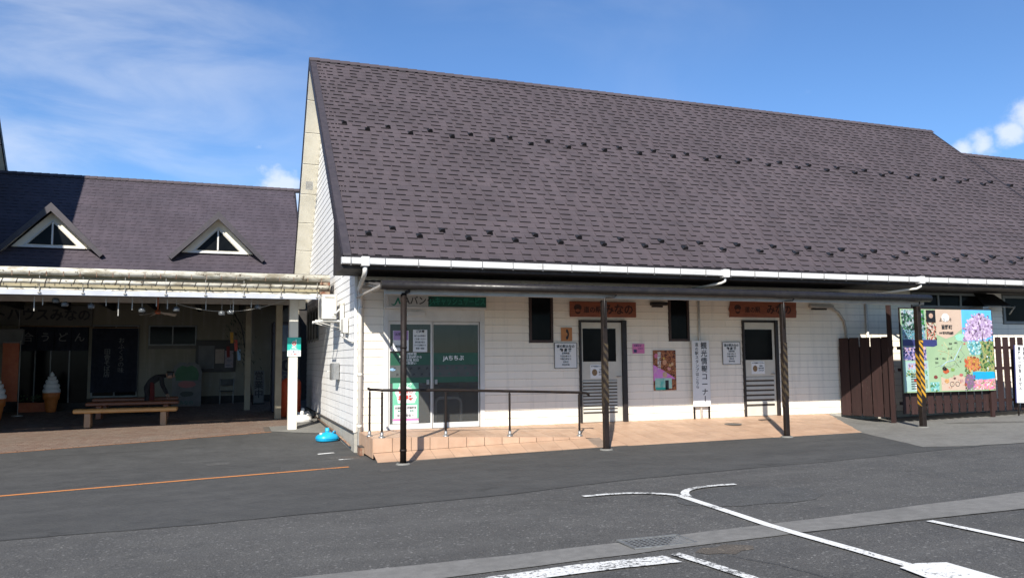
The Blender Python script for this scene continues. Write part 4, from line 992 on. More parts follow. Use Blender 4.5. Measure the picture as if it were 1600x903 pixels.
text(gq, '年金お受取り', .06, 0, -.255, -.005, mat_black, .01); flat(gq, 0, -.335, .535, .04, mat_pink, -.0035, 'pink_strip'); flat(gq, 0, -.383, .535, .05, mat_white_panel, -.0035, 'white_field')
# notices on the doors
for (x, z, lb) in ((5.375, 1.115, 'white notice with brown round picture on the nearer door behind post'), (9.655, 1.15, 'white notice with brown round picture on the farther door'),):
    t = panel('door_notice', lb, 'notice', x, z, .38, .30, mat_white_panel, .003, y=-.0465, group='white notices on the louvred doors')
    flat(t, -.085, -.02, .13, .15, pm('photo_brown', (.28, .17, .07), (.10, .06, .03), 30, .5), -.0035, 'photo', CIRC); text(t, 'ドアを閉めてください', .035, 0, .11, -.0035, mat_black, .02)
    for i in range(3): text(t, ('お願い', '猫や虫が', '入ります')[i], .038, .09, .04 - .055 * i, -.0035, mat_black, .02)

# ------------------------------------------------------------------ fence, map board, white vertical sign on the right
def fence(label, p0, p1, n, zb, zt, posts, group=None, front=.36):
    d = Vector((p1[0] - p0[0], p1[1] - p0[1], 0)); L = d.length; ang = math.atan2(d.y, d.x)
    t = thing('board_fence', label, 'fence', (p0[0], p0[1], 0), ang, group); rr = random.Random(n); w = L / n
    for i in range(n):
        x = (i + .5) * w; m_ = MB(); a = w * front; top = zt + rr.uniform(-.004, .004)
        m_.bbox(-a, a, -.018, .0, zb + rr.uniform(-.01, .01), top, .003); m_.build('slat', mat_fence, t, (x, -.020, 0), (0, 0, 0))
    for i in range(n - 1):
        x = (i + 1) * w; m_ = MB(); m_.bbox(-w * .30, w * .30, .0, .016, zb + .06, zt - (.28 if i % 3 else .02), .003); m_.build('back_slat', mat_fence, t, (x, .046, 0))
    for z in (zb + .22, (zb + zt) * .5 + .1, zt - .3):
        m_ = MB(); m_.bbox(0, L, -.019, .045, z, z + .075, .003); m_.build('rail', mat_fence, t)
    for (x, top) in posts:
        g = G(p0[0] + d.x * x / L, p0[1] + d.y * x / L); m_ = MB(); m_.bbox(x - .05, x + .05, -.105, -.040, g - .05, top, .004); m_.build('post', mat_fence, t)
    return t
fence('dark brown board fence running from the white wall out to corner post', (12.12, -.06), (12.60, -1.30), 5, -.06, 1.86, [(1.30, 2.62)], front=.455)
fence('dark brown slatted fence carrying the colourful map board', (12.66, -1.40), (18.6, -1.40), 23, .02, 1.85, [(2.86, 2.3), (5.2, 1.8)])
mbd = thing('map_board', 'large colourful tourist map board with photographs fixed to brown fence', 'map board', (14.09, -1.515, .53))
W2, H2 = 1.475, 1.99
mb = MB(); mb.bbox(-W2, W2, -.04, .0, 0, H2, .004); mb.build('panel', pm('map_base_print', (.29, .40, .235), (.25, .36, .21), 1.5, .35), mbd)
mb = MB(); mb.bbox(-W2 - .02, W2 + .02, -.045, .0, H2 + .001, H2 + .03, .004); mb.bbox(-W2 - .02, -W2 - .001, -.045, .0, -.02, H2, .004); mb.bbox(W2 + .001, W2 + .02, -.045, 0, -.02, H2, .004); mb.build('frame', mat_black_frame, mbd)
YB_ = -.041
PHN = [0]
def ph(u0, u1, v0, v1, mat, lay=0, poly=None):   # fractions of the board, v measured downwards
    x0, x1 = -W2 + 2 * W2 * u0, -W2 + 2 * W2 * u1; z0, z1 = H2 * (1 - v1), H2 * (1 - v0)
    PHN[0] += 1; flat(mbd, (x0 + x1) / 2, (z0 + z1) / 2, x1 - x0, z1 - z0, mat, YB_ - .0016 * lay - .00004 * PHN[0], 'printed_picture', poly)
beige = pm('map_beige_print', (.50, .375, .285), (.46, .345, .265), 2, .35)
ph(.375, .66, .002, .36, beige, 0, [(-1, -.7), (-.3, -1), (.3, -.8), (1, -.3), (1, 1), (-1, 1)])
ph(.40, .70, .80, .985, beige, 0, [(-1, -1), (1, -1), (1, .6), (.2, 1), (-.6, .5), (-1, .8)])
ph(.012, .255, .01, .37, pic('waterfall_photo', [(.01, .04, .02), (.03, .16, .05), (.16, .24, .22), (.42, .45, .48), (.10, .26, .32), (.02, .10, .05)], 7.48, .8))
ph(.13, .25, .012, .2, pic('leaf_photo', [(.005, .05, .01), (.04, .20, .04), (.01, .07, .015)], 19.8), 1, [(-.6, .6), (.2, 1), (1, 1), (1, -1), (.5, -.9), (.0, .0)])
ph(.02, .255, .25, .37, pic('town_photo', [(.02, .05, .08), (.20, .30, .40), (.04, .12, .14), (.45, .5, .5)], 13.2, .3, (1, 1, 2.5)), 1)
ph(.27, .372, .01, .37, pic('food_photo', [(.01, .01, .01), (.02, .015, .012), (.38, .06, .02), (.55, .50, .40), (.14, .16, .06), (.05, .1, .14)], 11))
ph(.29, .345, .04, .11, pm('moon_ink', (.50, .33, .24)), 1, CIRC); ph(.275, .37, .19, .24, pm('fish_ink', (.60, .58, .52), (.3, .05, .03), 20), 1, CIRC)
ph(.012, .375, .37, .455, mat_navy_print, 1, [(-1, -.8), (.5, -.9), (.8, -1), (1, -.6), (1, 1), (-1, 1)])
ph(.01, .255, .455, .615, pic('dusk_photo', [(.01, .015, .05), (.04, .06, .22), (.30, .24, .45), (.55, .40, .45), (.05, .05, .16)], 8.8, .8, (1, 1, 2)))
ph(.01, .27, .625, .985, pm('pale_green_print', (.32, .46, .41), (.28, .42, .38), 3, .35))
ph(.05, .255, .65, .72, pic('flower_photo', [(.10, .03, .16), (.45, .42, .52), (.25, .3, .4), (.45, .2, .12)], 15.4), 1); ph(.03, .255, .735, .81, pic('park_photo', [(.02, .12, .06), (.12, .30, .2), (.35, .5, .52), (.04, .16, .10)], 17.6), 1)
ph(.11, .185, .835, .875, mat_red, 1); ph(.2, .25, .85, .95, pic('small_photo', [(.02, .10, .06), (.2, .3, .2), (.4, .4, .36)], 22), 1); ph(.12, .18, .90, .97, mat_white_print, 1); ph(.28, .375, .88, .99, pic('small_photo_b', [(.03, .2, .2), (.2, .45, .4), (.05, .25, .2)], 22), 1)
ph(.66, .998, .002, .39, pm('print_sky_blue', (.10, .42, .78), (.08, .36, .72), 2, .35))
blos = [(.36, .26, .44), (.52, .40, .58), (.20, .13, .22), (.62, .50, .64), (.28, .20, .34)]
rr = random.Random(3); bm_ = pic('blossom_photo', blos, 22, 1.2)
def blob(n, s=.25): return [((1 - s * rr.random()) * math.cos(2 * math.pi * i / n), (1 - s * rr.random()) * math.sin(2 * math.pi * i / n)) for i in range(n)]
ph(.70, .995, .05, .32, bm_, 1, blob(22, .35)); ph(.78, .93, .03, .16, bm_, 2, blob(16, .4)); ph(.70, .995, .22, .38, bm_, 1, blob(18, .4)); ph(.86, .998, .10, .36, bm_, 2, blob(16)); ph(.67, .80, .25, .39, pic('blossom_low', [(.30, .30, .28), (.58, .44, .60), (.42, .30, .44), (.2, .18, .1)], 24.2), 2, blob(14))
ph(.875, .888, .26, .385, pm('trunk_ink', (.10, .06, .09)), 3, [(-1, -1), (1, -1), (.5, 1), (-.5, 1)])
ph(.56, .72, .29, .40, pic('map_green', [(.20, .50, .36), (.30, .58, .42)], 11), 1, blob(14, .35))
ph(.70, .86, .39, .555, pic('pond_photo', [(.10, .34, .38), (.28, .55, .55), (.06, .22, .2), (.5, .5, .36)], 11), 1, [(-.8, 1), (1, 1), (1, -1), (-.4, -1), (-1, .2)]); ph(.84, .998, .385, .77, pic('forest_photo', [(.06, .16, .05), (.14, .26, .08), (.32, .30, .10), (.05, .14, .10), (.1, .2, .2)], 11))
ph(.918, .932, .53, .77, pm('cascade_ink', (.60, .66, .70)), 1); ph(.66, .86, .56, .76, pic('maple_photo', [(.45, .10, .04), (.55, .20, .10), (.30, .10, .03), (.50, .32, .05), (.2, .16, .04)], 17.6), 2, blob(16, .4))
ph(.75, .998, .765, .86, pm('print_lake_blue', (.0, .33, .58), (.02, .26, .44), 2, .35), 1); ph(.75, .998, .85, .985, pic('pink_field', [(.62, .22, .20), (.60, .30, .32), (.30, .28, .14), (.70, .22, .40), (.62, .42, .40)], 26.4, .4), 1, [(-1, -1), (1, -1), (1, 1), (-1, .6)]); ph(.655, .77, .78, .985, pic('purple_flowers', [(.03, .05, .02), (.26, .08, .28), (.08, .14, .05), (.40, .18, .42)], 24.2), 2, blob(14, .3))
for (u, v, s_, c_) in ((.455, .75, .075, (.48, .10, .03)), (.44, .72, .06, (.015, .012, .012)), (.53, .735, .05, (.22, .36, .08)), (.34, .82, .05, (.22, .05, .04)), (.46, .87, .06, (.60, .32, .12)), (.545, .84, .035, (.18, .08, .06)), (.62, .80, .045, (.50, .14, .12)), (.68, .81, .02, (.4, .1, .1)), (.62, .87, .05, (.50, .30, .26)), (.665, .92, .04, (.38, .08, .05)), (.69, .86, .025, (.5, .2, .2)), (.675, .42, .025, (.6, .12, .10))):
    ph(u - s_ * .5, u + s_ * .5, v - s_ * .5, v + s_ * .5, pm('dish_ink', c_, tuple(q * .5 for q in c_), 25, .4), 2, blob(12, .3))
def dots(u0, u1, v0, v1, n, sz, mats, seed, shape=None, lay=3):
    rr_ = random.Random(seed); m_ = MB(); z_y = YB_ - .0016 * lay
    for i in range(n):
        while True:
            a, b = rr_.random(), rr_.random()
            if shape is None or shape(a * 2 - 1, b * 2 - 1): break
        x = -W2 + 2 * W2 * (u0 + (u1 - u0) * a); z = H2 * (1 - (v0 + (v1 - v0) * b)); q = sz * rr_.uniform(.5, 1.3); th = rr_.uniform(0, 6.28)
        pts = [(x + q * rr_.uniform(.6, 1) * math.cos(th + k * 1.2566), z + q * rr_.uniform(.6, 1) * math.sin(th + k * 1.2566)) for k in range(5)]
        y = z_y - .00001 * i; m_.add([(p[0], y, p[1]) for p in pts], [(4, 3, 2, 1, 0) if False else (0, 1, 2, 3, 4)], rr_.randrange(len(mats)))
    return m_.build('printed_picture', mats, mbd)
ink = lambda n, c: pm('ink_' + n, c, rough=.4)
PINKS = [ink('blossom_a', (.42, .30, .48)), ink('blossom_b', (.54, .42, .58)), ink('blossom_c', (.30, .20, .34)), ink('blossom_d', (.62, .52, .64)), ink('blossom_shade', (.14, .09, .15))]
disc = lambda a, b: a * a + b * b < 1
dots(.70, .998, .04, .33, 190, .045, PINKS, 41, disc); dots(.665, .90, .22, .385, 110, .038, PINKS, 42); dots(.86, .998, .22, .385, 60, .04, PINKS, 43)
LEAF = [ink('leaf_a', (.04, .12, .03)), ink('leaf_b', (.10, .20, .05)), ink('leaf_c', (.24, .26, .08)), ink('leaf_d', (.02, .06, .02)), ink('leaf_e', (.34, .30, .12))]
dots(.845, .998, .39, .76, 120, .04, LEAF, 44); dots(.665, .73, .70, .80, 26, .03, LEAF, 45)
MAPLE = [ink('maple_a', (.45, .08, .03)), ink('maple_b', (.55, .20, .08)), ink('maple_c', (.26, .07, .03)), ink('maple_d', (.60, .34, .10))]
dots(.655, .86, .58, .76, 100, .036, MAPLE, 46, disc)
WATER = [ink('water_a', (.08, .30, .36)), ink('water_b', (.30, .52, .52)), ink('water_c', (.03, .16, .17)), ink('water_d', (.50, .58, .54))]
dots(.71, .855, .40, .55, 60, .036, WATER, 47); dots(.28, .375, .885, .985, 30, .03, WATER + LEAF[:2], 48)
TULIP = [ink('tulip_a', (.62, .14, .34)), ink('tulip_b', (.66, .34, .40)), ink('tulip_c', (.16, .22, .06)), ink('tulip_d', (.60, .24, .16)), ink('tulip_e', (.70, .52, .52))]
dots(.755, .998, .86, .985, 150, .026, TULIP, 49); dots(.66, .77, .80, .985, 70, .03, [ink('lilac_a', (.22, .07, .26)), ink('lilac_b', (.36, .18, .40)), LEAF[0], LEAF[3]], 50)
DARKW = [ink('gorge_a', (.015, .05, .03)), ink('gorge_b', (.03, .11, .05)), ink('gorge_c', (.10, .18, .18)), ink('gorge_d', (.34, .38, .40)), ink('gorge_e', (.008, .02, .016))]
dots(.014, .25, .015, .25, 120, .045, DARKW, 51); dots(.02, .25, .26, .365, 60, .03, [WATER[0], WATER[2], DARKW[0], DARKW[3]], 52)
DUSK = [ink('dusk_a', (.02, .03, .10)), ink('dusk_b', (.10, .10, .26)), ink('dusk_c', (.30, .22, .36)), ink('dusk_d', (.48, .32, .36)), ink('dusk_e', (.008, .01, .03))]
dots(.012, .25, .46, .61, 90, .04, DUSK, 53)
NIGHT = [ink('night_a', (.008, .007, .007)), ink('night_b', (.03, .015, .012)), ink('night_c', (.38, .06, .03)), ink('night_d', (.48, .42, .32)), ink('night_e', (.10, .13, .06))]
dots(.272, .372, .12, .365, 70, .034, NIGHT, 54); ph(.272, .372, .012, .16, NIGHT[0], 3); ph(.30, .345, .05, .11, ink('lantern', (.46, .30, .22)), 4, CIRC)
dots(.05, .25, .655, .72, 40, .026, [PINKS[0], PINKS[4], MAPLE[1], PINKS[3]], 55); dots(.03, .25, .74, .81, 46, .026, LEAF + WATER[1:2], 56); dots(.40, .655, .80, .97, 26, .018, [MAPLE[0], MAPLE[2], NIGHT[3], LEAF[2]], 57)
dots(.39, .64, .40, .78, 60, .012, [LEAF[1], ink('label_grey', (.16, .18, .15)), ink('label_red', (.5, .08, .06)), ink('label_pale', (.55, .58, .45))], 58)
for pts_, c_, r_w in (([(.40, .70), (.47, .64), (.55, .62), (.60, .52), (.64, .44)], (.30, .42, .55), .010), ([(.38, .50), (.46, .52), (.52, .56), (.60, .70)], (.52, .46, .26), .006), ([(.45, .40), (.50, .50), (.48, .62), (.42, .76)], (.52, .46, .26), .006)):
    mb = MB(); mb.tube([(-W2 + 2 * W2 * u, YB_ - .0008, H2 * (1 - v)) for u, v in pts_], r_w, 4); mb.build('printed_line', pm('route_ink', c_), mbd)
for i in range(7): text(mbd, '皆野町観光案内図名所', .034, -W2 + 2 * W2 * .135, H2 * (.215 - .028 * i), YB_ - .0062, mat_black, .0)
text(mbd, '観光案内図', .07, -W2 + 2 * W2 * .50, H2 * .71, YB_ - .006, mat_black, .02)
for u in (.515, .575):
    mb = MB(); pts = [(-W2 + 2 * W2 * u + .065 * math.cos(a * .4189), YB_ - .002, H2 * .09 + .055 * math.sin(a * .4189)) for a in range(16)]; mb.tube(pts, .007, 4); mb.build('printed_ring', mat_black, mbd)
ph(.44, .52, .05, .15, mat_white_print, 1, CIRC)
text(mbd, 'ようこそ', .105, -W2 + 2 * W2 * .48, H2 * .87, YB_ - .006, mat_black, .0); text(mbd, '皆野町', .12, -W2 + 2 * W2 * .49, H2 * .78, YB_ - .006, mat_black, .02)
for i, (u, v) in enumerate(((.42, .29), (.53, .30), (.52, .42), (.58, .41), (.51, .48), (.36, .60), (.44, .60), (.52, .59), (.60, .58), (.62, .64), (.36, .65))): text(mbd, ('皆野', '秩父', '温泉', '神社', '美の山', '公園', '蓑山', '駅', '橋', '寺', '荒川')[i], .05, -W2 + 2 * W2 * u, H2 * (1 - v), YB_ - .0062, mat_black, .0)
mb = MB(); mb.tube([(-W2 + 2 * W2 * u, YB_ - .001, H2 * (1 - v)) for u, v in ((.66, .28), (.63, .36), (.655, .42), (.63, .50), (.67, .56), (.64, .60), (.58, .66), (.50, .70), (.40, .68), (.34, .70))], .006, 4); mb.build('printed_line', pm('map_line_ink', (.20, .26, .22)), mbd)
ds = thing('disclaimer_sign', 'narrow white vertical notice with two columns of writing on slatted fence', 'sign', (16.44, -1.56, .18), 0)
mb = MB(); mb.bbox(-.22, .22, -.03, .0, .02, 1.46, .003); mb.build('panel', mat_white_panel, ds); mb = MB(); mb.bbox(-.236, -.221, -.032, .0, .02, 1.46, .002); mb.build('blue_edge', mat_navy_print, ds)
mb = MB(); mb.bbox(-.015, .015, -.015, .012, -.36, .019, .003); lg2 = mb.mesh('leg', mat_brown_post)
for x in (-.15, .17): inst('leg', lg2, ds, (x, -.01, 0))
ds.rotation_euler = (0, R(2), 0)
text(ds, '施設内での事故・盗難等の', .108, .10, 1.42, -.03, mat_black, .015, True, line=1.02); text(ds, '責任は一切負いません', .108, -.08, 1.42, -.03, mat_black, .015, True, line=1.02)
# louvred exhaust hood between the small right-hand windows
hood = thing('exhaust_hood', 'dark exhaust flap held open by a rod between the right windows', 'vent', (16.95, -.02, 2.62))
mb = MB(); mb.add([(.5, -.01, .48), (1.25, -.01, .46), (1.35, -.42, .12), (.35, -.42, .12), (.5, -.01, .46), (1.25, -.01, .44), (1.35, -.42, .10), (.35, -.42, .10)], [(0, 3, 2, 1), (4, 5, 6, 7), (0, 1, 5, 4), (1, 2, 6, 5), (2, 3, 7, 6), (3, 0, 4, 7)]); mb.build('flap', mat_brown_metal, hood, (-.6, 0, 0))
mb = MB(); mb.tube([(-.3, -.42, .08), (.9, -.42, .08)], .012, 8); mb.tube([(.9, -.42, .10), (.95, -.2, -.10)], .02, 8); mb.bbox(-.3, -.1, -.44, -.05, .0, .09, .01); mb.build('stay', mat_steel, hood)
# ------------------------------------------------------------------ things on the gable wall
ac = thing('air_conditioner', 'ivory air conditioner outdoor unit on brackets high on the gable wall', 'air conditioner', (-.14, 1.80, 2.32))
mb = MB(); mb.bbox(-.32, 0, 0, .80, .0, .55, .018); mb.bbox(-.325, .005, -.004, .804, .525, .556, .008); body = mb.build('casing', mat_ac, ac)
mb = MB(); mb.lathe([(.0, 0), (.05, .0), (.21, .004), (.22, .012), (.225, .0)], n=20); mb.build('fan_grille', mat_steel, ac, (-.322, .32, .27), (0, R(-90), 0))
mb = MB(); mb.bbox(-.24, -.06, -.010, .0, .48, .50, .003); mb.bbox(-.12, -.02, -.014, .0, .06, .22, .004); mb.build('service_cover', mat_ac, ac)
mb = MB(); mb.box(-.26, -.05, -.0115, -.0105, .484, .496); mb.build('grip_slot', mat_black_pl, ac)
mb = MB(); mb.bbox(-.46, .138, .06, .10, -.05, -.01, .004); mb.bbox(-.46, .138, .66, .70, -.05, -.01, .004); mb.bbox(-.46, -.42, .02, .74, -.07, -.052, .004); mb.tube([(-.40, .08, -.055), (.12, .08, -.20)], .008, 6); mb.tube([(-.40, .68, -.055), (.12, .68, -.20)], .008, 6); mb.build('bracket', mat_white_pvc, ac)
mb = MB(); mb.tube([(-.05, -.01, .12), (-.02, -.10, .14), (.05, -.14, .22), (.10, -.16, .25)], .022, 8); mb.build('refrigerant_hose', mat_white_pvc, ac)
du = thing('pipe_duct', 'ivory pipe duct dropping beside the air conditioner to a small box', 'duct', (0, 0, 0))
mb = MB(); mb.bbox(-.11, -.03, 1.45, 1.56, 2.06, 2.62, .01); mb.tube([(-.07, 1.5, 2.62), (-.07, 1.5, 2.70)], .05, 8); mb.build('duct_cover', mat_ac, du)
mb = MB(); mb.bbox(-.13, -.024, .82, 1.20, 1.98, 2.30, .015); mb.build('junction_box', mat_ac, du)
mb = MB(); mb.tube([(-.06, 1.5, 2.08), (-.06, 1.5, 1.98), (-.06, 1.44, 1.93), (-.06, .3, 1.80), (-.03, .02, 1.80)], .022, 8); mb.build('pipe_run', mat_white_pvc, du)
mbx = thing('meter_box', 'grey steel meter box fixed at chest height on the gable wall', 'meter box', (0, 2.15, .98))
mb = MB(); mb.bbox(-.16, -.022, .0, .42, .0, .37, .008); mb.build('casing', mat_steel, mbx); mb = MB(); mb.bbox(-.185, -.1605, .04, .42, -.01, .36, .006); mb.build('door', mat_steel, mbx); mb = MB(); mb.tube([(-.187, .36, .18), (-.25, .36, .18)], .01, 6); mb.build('latch', mat_white_pvc, mbx)
sc_ = thing('security_camera', 'small white security camera below the eave corner of gable wall', 'camera', (-.03, .62, 3.30))
mb = MB(); mb.bbox(-.03, .01, -.05, .05, -.05, .07, .01); mb.tube([(-.02, 0, .02), (-.08, -.03, .02)], .014, 8); mb.build('mount', mat_white_pvc, sc_); mb = MB(); mb.lathe([(0, .0), (.055, .0), (.06, .03), (.06, .12), (.04, .15), (0, .15)], n=14); mb.build('body', mat_white_plastic, sc_, (-.09, -.11, -.01), (R(75), 0, R(-20))); mb = MB(); mb.lathe([(0, 0), (.032, 0), (.034, .012), (0, .012)], n=14); mb.build('lens', mat_black_pl, sc_, (-.095, -.155, -.001), (R(75), 0, R(-20)))
mb = MB(); mb.bbox(-.034, -.02, 6.4, 6.46, 1.98, 2.9, .004); mb.bbox(-.034, -.02, 9.3, 9.36, 1.98, 2.9, .004); mb.bbox(-.034, -.02, 6.461, 9.299, 1.98, 2.04, .004); mb.bbox(-.034, -.02, 6.461, 9.299, 2.84, 2.9, .004)
for q in (7.1, 7.85, 8.6): mb.bbox(-.032, -.02, q - .03, q + .03, 2.041, 2.839, .004)
sw = mb.build('window', mat_grey_frame, bld); mb = MB(); mb.box(-.0265, -.0245, 6.44, 9.32, 2.02, 2.86); mb.build('pane', mat_dark_glass, sw)
for i, q in enumerate((6.7, 7.45, 8.2, 8.95)):
    mb = MB(); mb.tube([(-.09, q, 1.93), (-.09, q, 2.95)], .012, 6); mb.build('window_bar', mat_steel, sw)
mb = MB(); mb.tube([(-.06, .3, -.30), (-.06, 3.0, -.2), (-.07, 6.5, -.12)], .02, 6); tag(mb.build('ground_pipe', mat_rust), 'rusty thin pipe lying along the foot of the gable wall', 'pipe')
def weight(name, label, x, y, rz, m, sc=1.0, band=None, grp='parasol base weights'):
    t = thing(name, label, 'parasol base', (x, y, G(x, y) + .012), rz, grp); g = MB()
    rings = []
    for (w_, d_, z) in ((.23, .20, 0), (.25, .22, .02), (.25, .22, .10), (.21, .18, .14), (.11, .10, .185), (.055, .055, .20)):
        rings.append([(w_ * sc * math.copysign(abs(math.cos(a * math.pi / 8)) ** .7, math.cos(a * math.pi / 8)), d_ * sc * math.copysign(abs(math.sin(a * math.pi / 8)) ** .7, math.sin(a * math.pi / 8)), z * sc) for a in range(16)])
    g.add([p for r_i in rings for p in r_i], [(i * 16 + k, i * 16 + (k + 1) % 16, (i + 1) * 16 + (k + 1) % 16, (i + 1) * 16 + k) for i in range(5) for k in range(16)], 0, True)
    g.build('tank', m, t)
    ring = lambda z, k: [((.252 * k) * sc * math.copysign(abs(math.cos(a * math.pi / 8)) ** .7, math.cos(a * math.pi / 8)), (.222 * k) * sc * math.copysign(abs(math.sin(a * math.pi / 8)) ** .7, math.sin(a * math.pi / 8)), z * sc) for a in range(16)]
    g = MB(); rs = [ring(.056, .99), ring(.058, 1.03), ring(.066, 1.03), ring(.068, .99)]; g.add([p for q in rs for p in q], [(i * 16 + k, i * 16 + (k + 1) % 16, (i + 1) * 16 + (k + 1) % 16, (i + 1) * 16 + k) for i in range(3) for k in range(16)]); g.build('seam', m, t)
    g = MB(); g.tube([(.10, -.05, .165), (.13, -.07, .21), (.17, -.05, .20), (.19, -.02, .13)], .014, 8); g.build('carry_handle', m, t)
    g = MB(); g.lathe([(.045, .19), (.042, .29), (.030, .295), (.030, .2)], n=12); g.lathe([(.050, .225), (.050, .26), (.043, .262)], n=12); g.build('neck', band or m, t, scale_fix(sc))
    g = MB(); g.lathe([(0, .17), (.03, .17), (.03, .21), (0, .212)], (-.15, 0, -.02), 10); g.build('filler_cap', mat_white_plastic, t, scale_fix(sc)); return t
def scale_fix(sc): return (0, 0, (sc - 1) * .2)
weight('parasol_base', 'bright blue plastic parasol base on the asphalt by hall corner', -.30, 1.95, R(20), mat_blue_plastic, .95)
weight('parasol_base', 'nearer of the two white plastic parasol bases on the pale path', -.46, 6.15, R(10), mat_white_plastic, 1.0); weight('parasol_base', 'white plastic parasol base standing at the back of the pale path', -.36, 7.0, R(-15), mat_white_plastic, 1.0)

vb = thing('valve_box', 'small dark red box tucked between the white downspout and the tiled landing', 'box', (.03, -.62, G(.03, -.62)))
mb = MB(); mb.bbox(-.05, .034, -.14, .14, .0, .16, .008); mb.build('casing', mat_rust, vb); mb = MB(); mb.bbox(-.058, .034, -.15, .15, .161, .18, .004); mb.build('lid', mat_iron, vb)
ic = thing('inspection_cover', 'flat dark iron cover in the asphalt in front of the hall corner', 'drain cover', (-.22, -1.0, G(-.22, -1.0) + .004))
mb = MB(); mb.bbox(-.17, .17, -.17, .17, .0, .012, .004); mb.build('cover_plate', mat_iron, ic); mb = MB(); mb.box(-.05, .05, -.012, .012, .012, .016); mb.build('lift_bar', mat_iron, ic)
# ------------------------------------------------------------------ rear hall beyond the arcade
lb = thing('rest_house', 'beige boarded rest house with two triangular dormers behind the shaded arcade', 'building', (0, 0, 0))
LX0, LX1, LYE, LZE, LYR = -10.95, .16, 12.9, 8.47 - .92 * 4.6, 17.5
LZR = 8.47
mb = MB(); mb.box(-10.9, .1, 13.9, 14.02, .22, 4.75); lw = mb.build('front_wall', mat_backing, lb)
mb = MB(); mb.box(-11, .12, 13.88, 14.02, -.6, .22); mb.build('foundation', mat_dark_interior, lb)
LOPEN = [(-8.75, -6.75, -.1, 2.6), (-6.65, -5.2, .3, 2.68), (-4.93, -3.36, 1.96, 2.68)]
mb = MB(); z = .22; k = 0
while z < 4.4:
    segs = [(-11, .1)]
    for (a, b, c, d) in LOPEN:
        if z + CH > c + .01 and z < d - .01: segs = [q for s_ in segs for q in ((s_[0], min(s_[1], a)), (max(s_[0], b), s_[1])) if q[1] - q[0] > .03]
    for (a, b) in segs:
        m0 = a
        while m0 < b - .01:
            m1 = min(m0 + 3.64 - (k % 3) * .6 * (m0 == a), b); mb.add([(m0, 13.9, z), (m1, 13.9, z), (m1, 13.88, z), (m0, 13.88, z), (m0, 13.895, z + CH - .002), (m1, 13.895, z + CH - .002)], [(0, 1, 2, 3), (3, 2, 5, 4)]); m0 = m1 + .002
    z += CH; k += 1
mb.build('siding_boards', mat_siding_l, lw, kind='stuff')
mb = MB(); mb.prism([(LYE, LZE), (LYR, LZR), (LYR + 5, LZR - 4.6), (LYR + 5, LZR - 4.8), (LYR, LZR - .2), (LYE, LZE - .15)], LX0, LX1, 'x'); lr = mb.build('roof', mat_barge, lb)
mb = MB(); mb.box(.1, 4.5, 13.9, 14.02, -.6, 3.9); mb.build('sky_block_wall', mat_dark_interior, lb); mb = MB(); mb.box(-.02, .1, 14.02, 22, -.6, 4.0); mb.prism([(14.02, 4.0), (14.02, 4.9), (LYR, LZR - .25), (21.4, 4.6), (22, 4.0)], -.02, .1, 'x'); mb.build('end_wall', mat_siding_l, lb)  # dark wall across the passage is added to block the sky behind
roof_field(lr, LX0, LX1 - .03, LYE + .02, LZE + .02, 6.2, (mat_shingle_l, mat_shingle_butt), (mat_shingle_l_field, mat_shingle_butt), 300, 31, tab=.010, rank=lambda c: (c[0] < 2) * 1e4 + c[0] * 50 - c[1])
mb = MB(); mb.prism([(LYE, LZE + .04), (LYR, LZR + .05), (LYR, LZR - .2), (LYE, LZE - .16)], LX1, LX1 + .025, 'x'); mb.build('bargeboard', mat_barge, lr)
x = LX0
while x < LX1: inst('ridge_cap', cap, lr, (x, LYR, LZR + .05)); x += .27
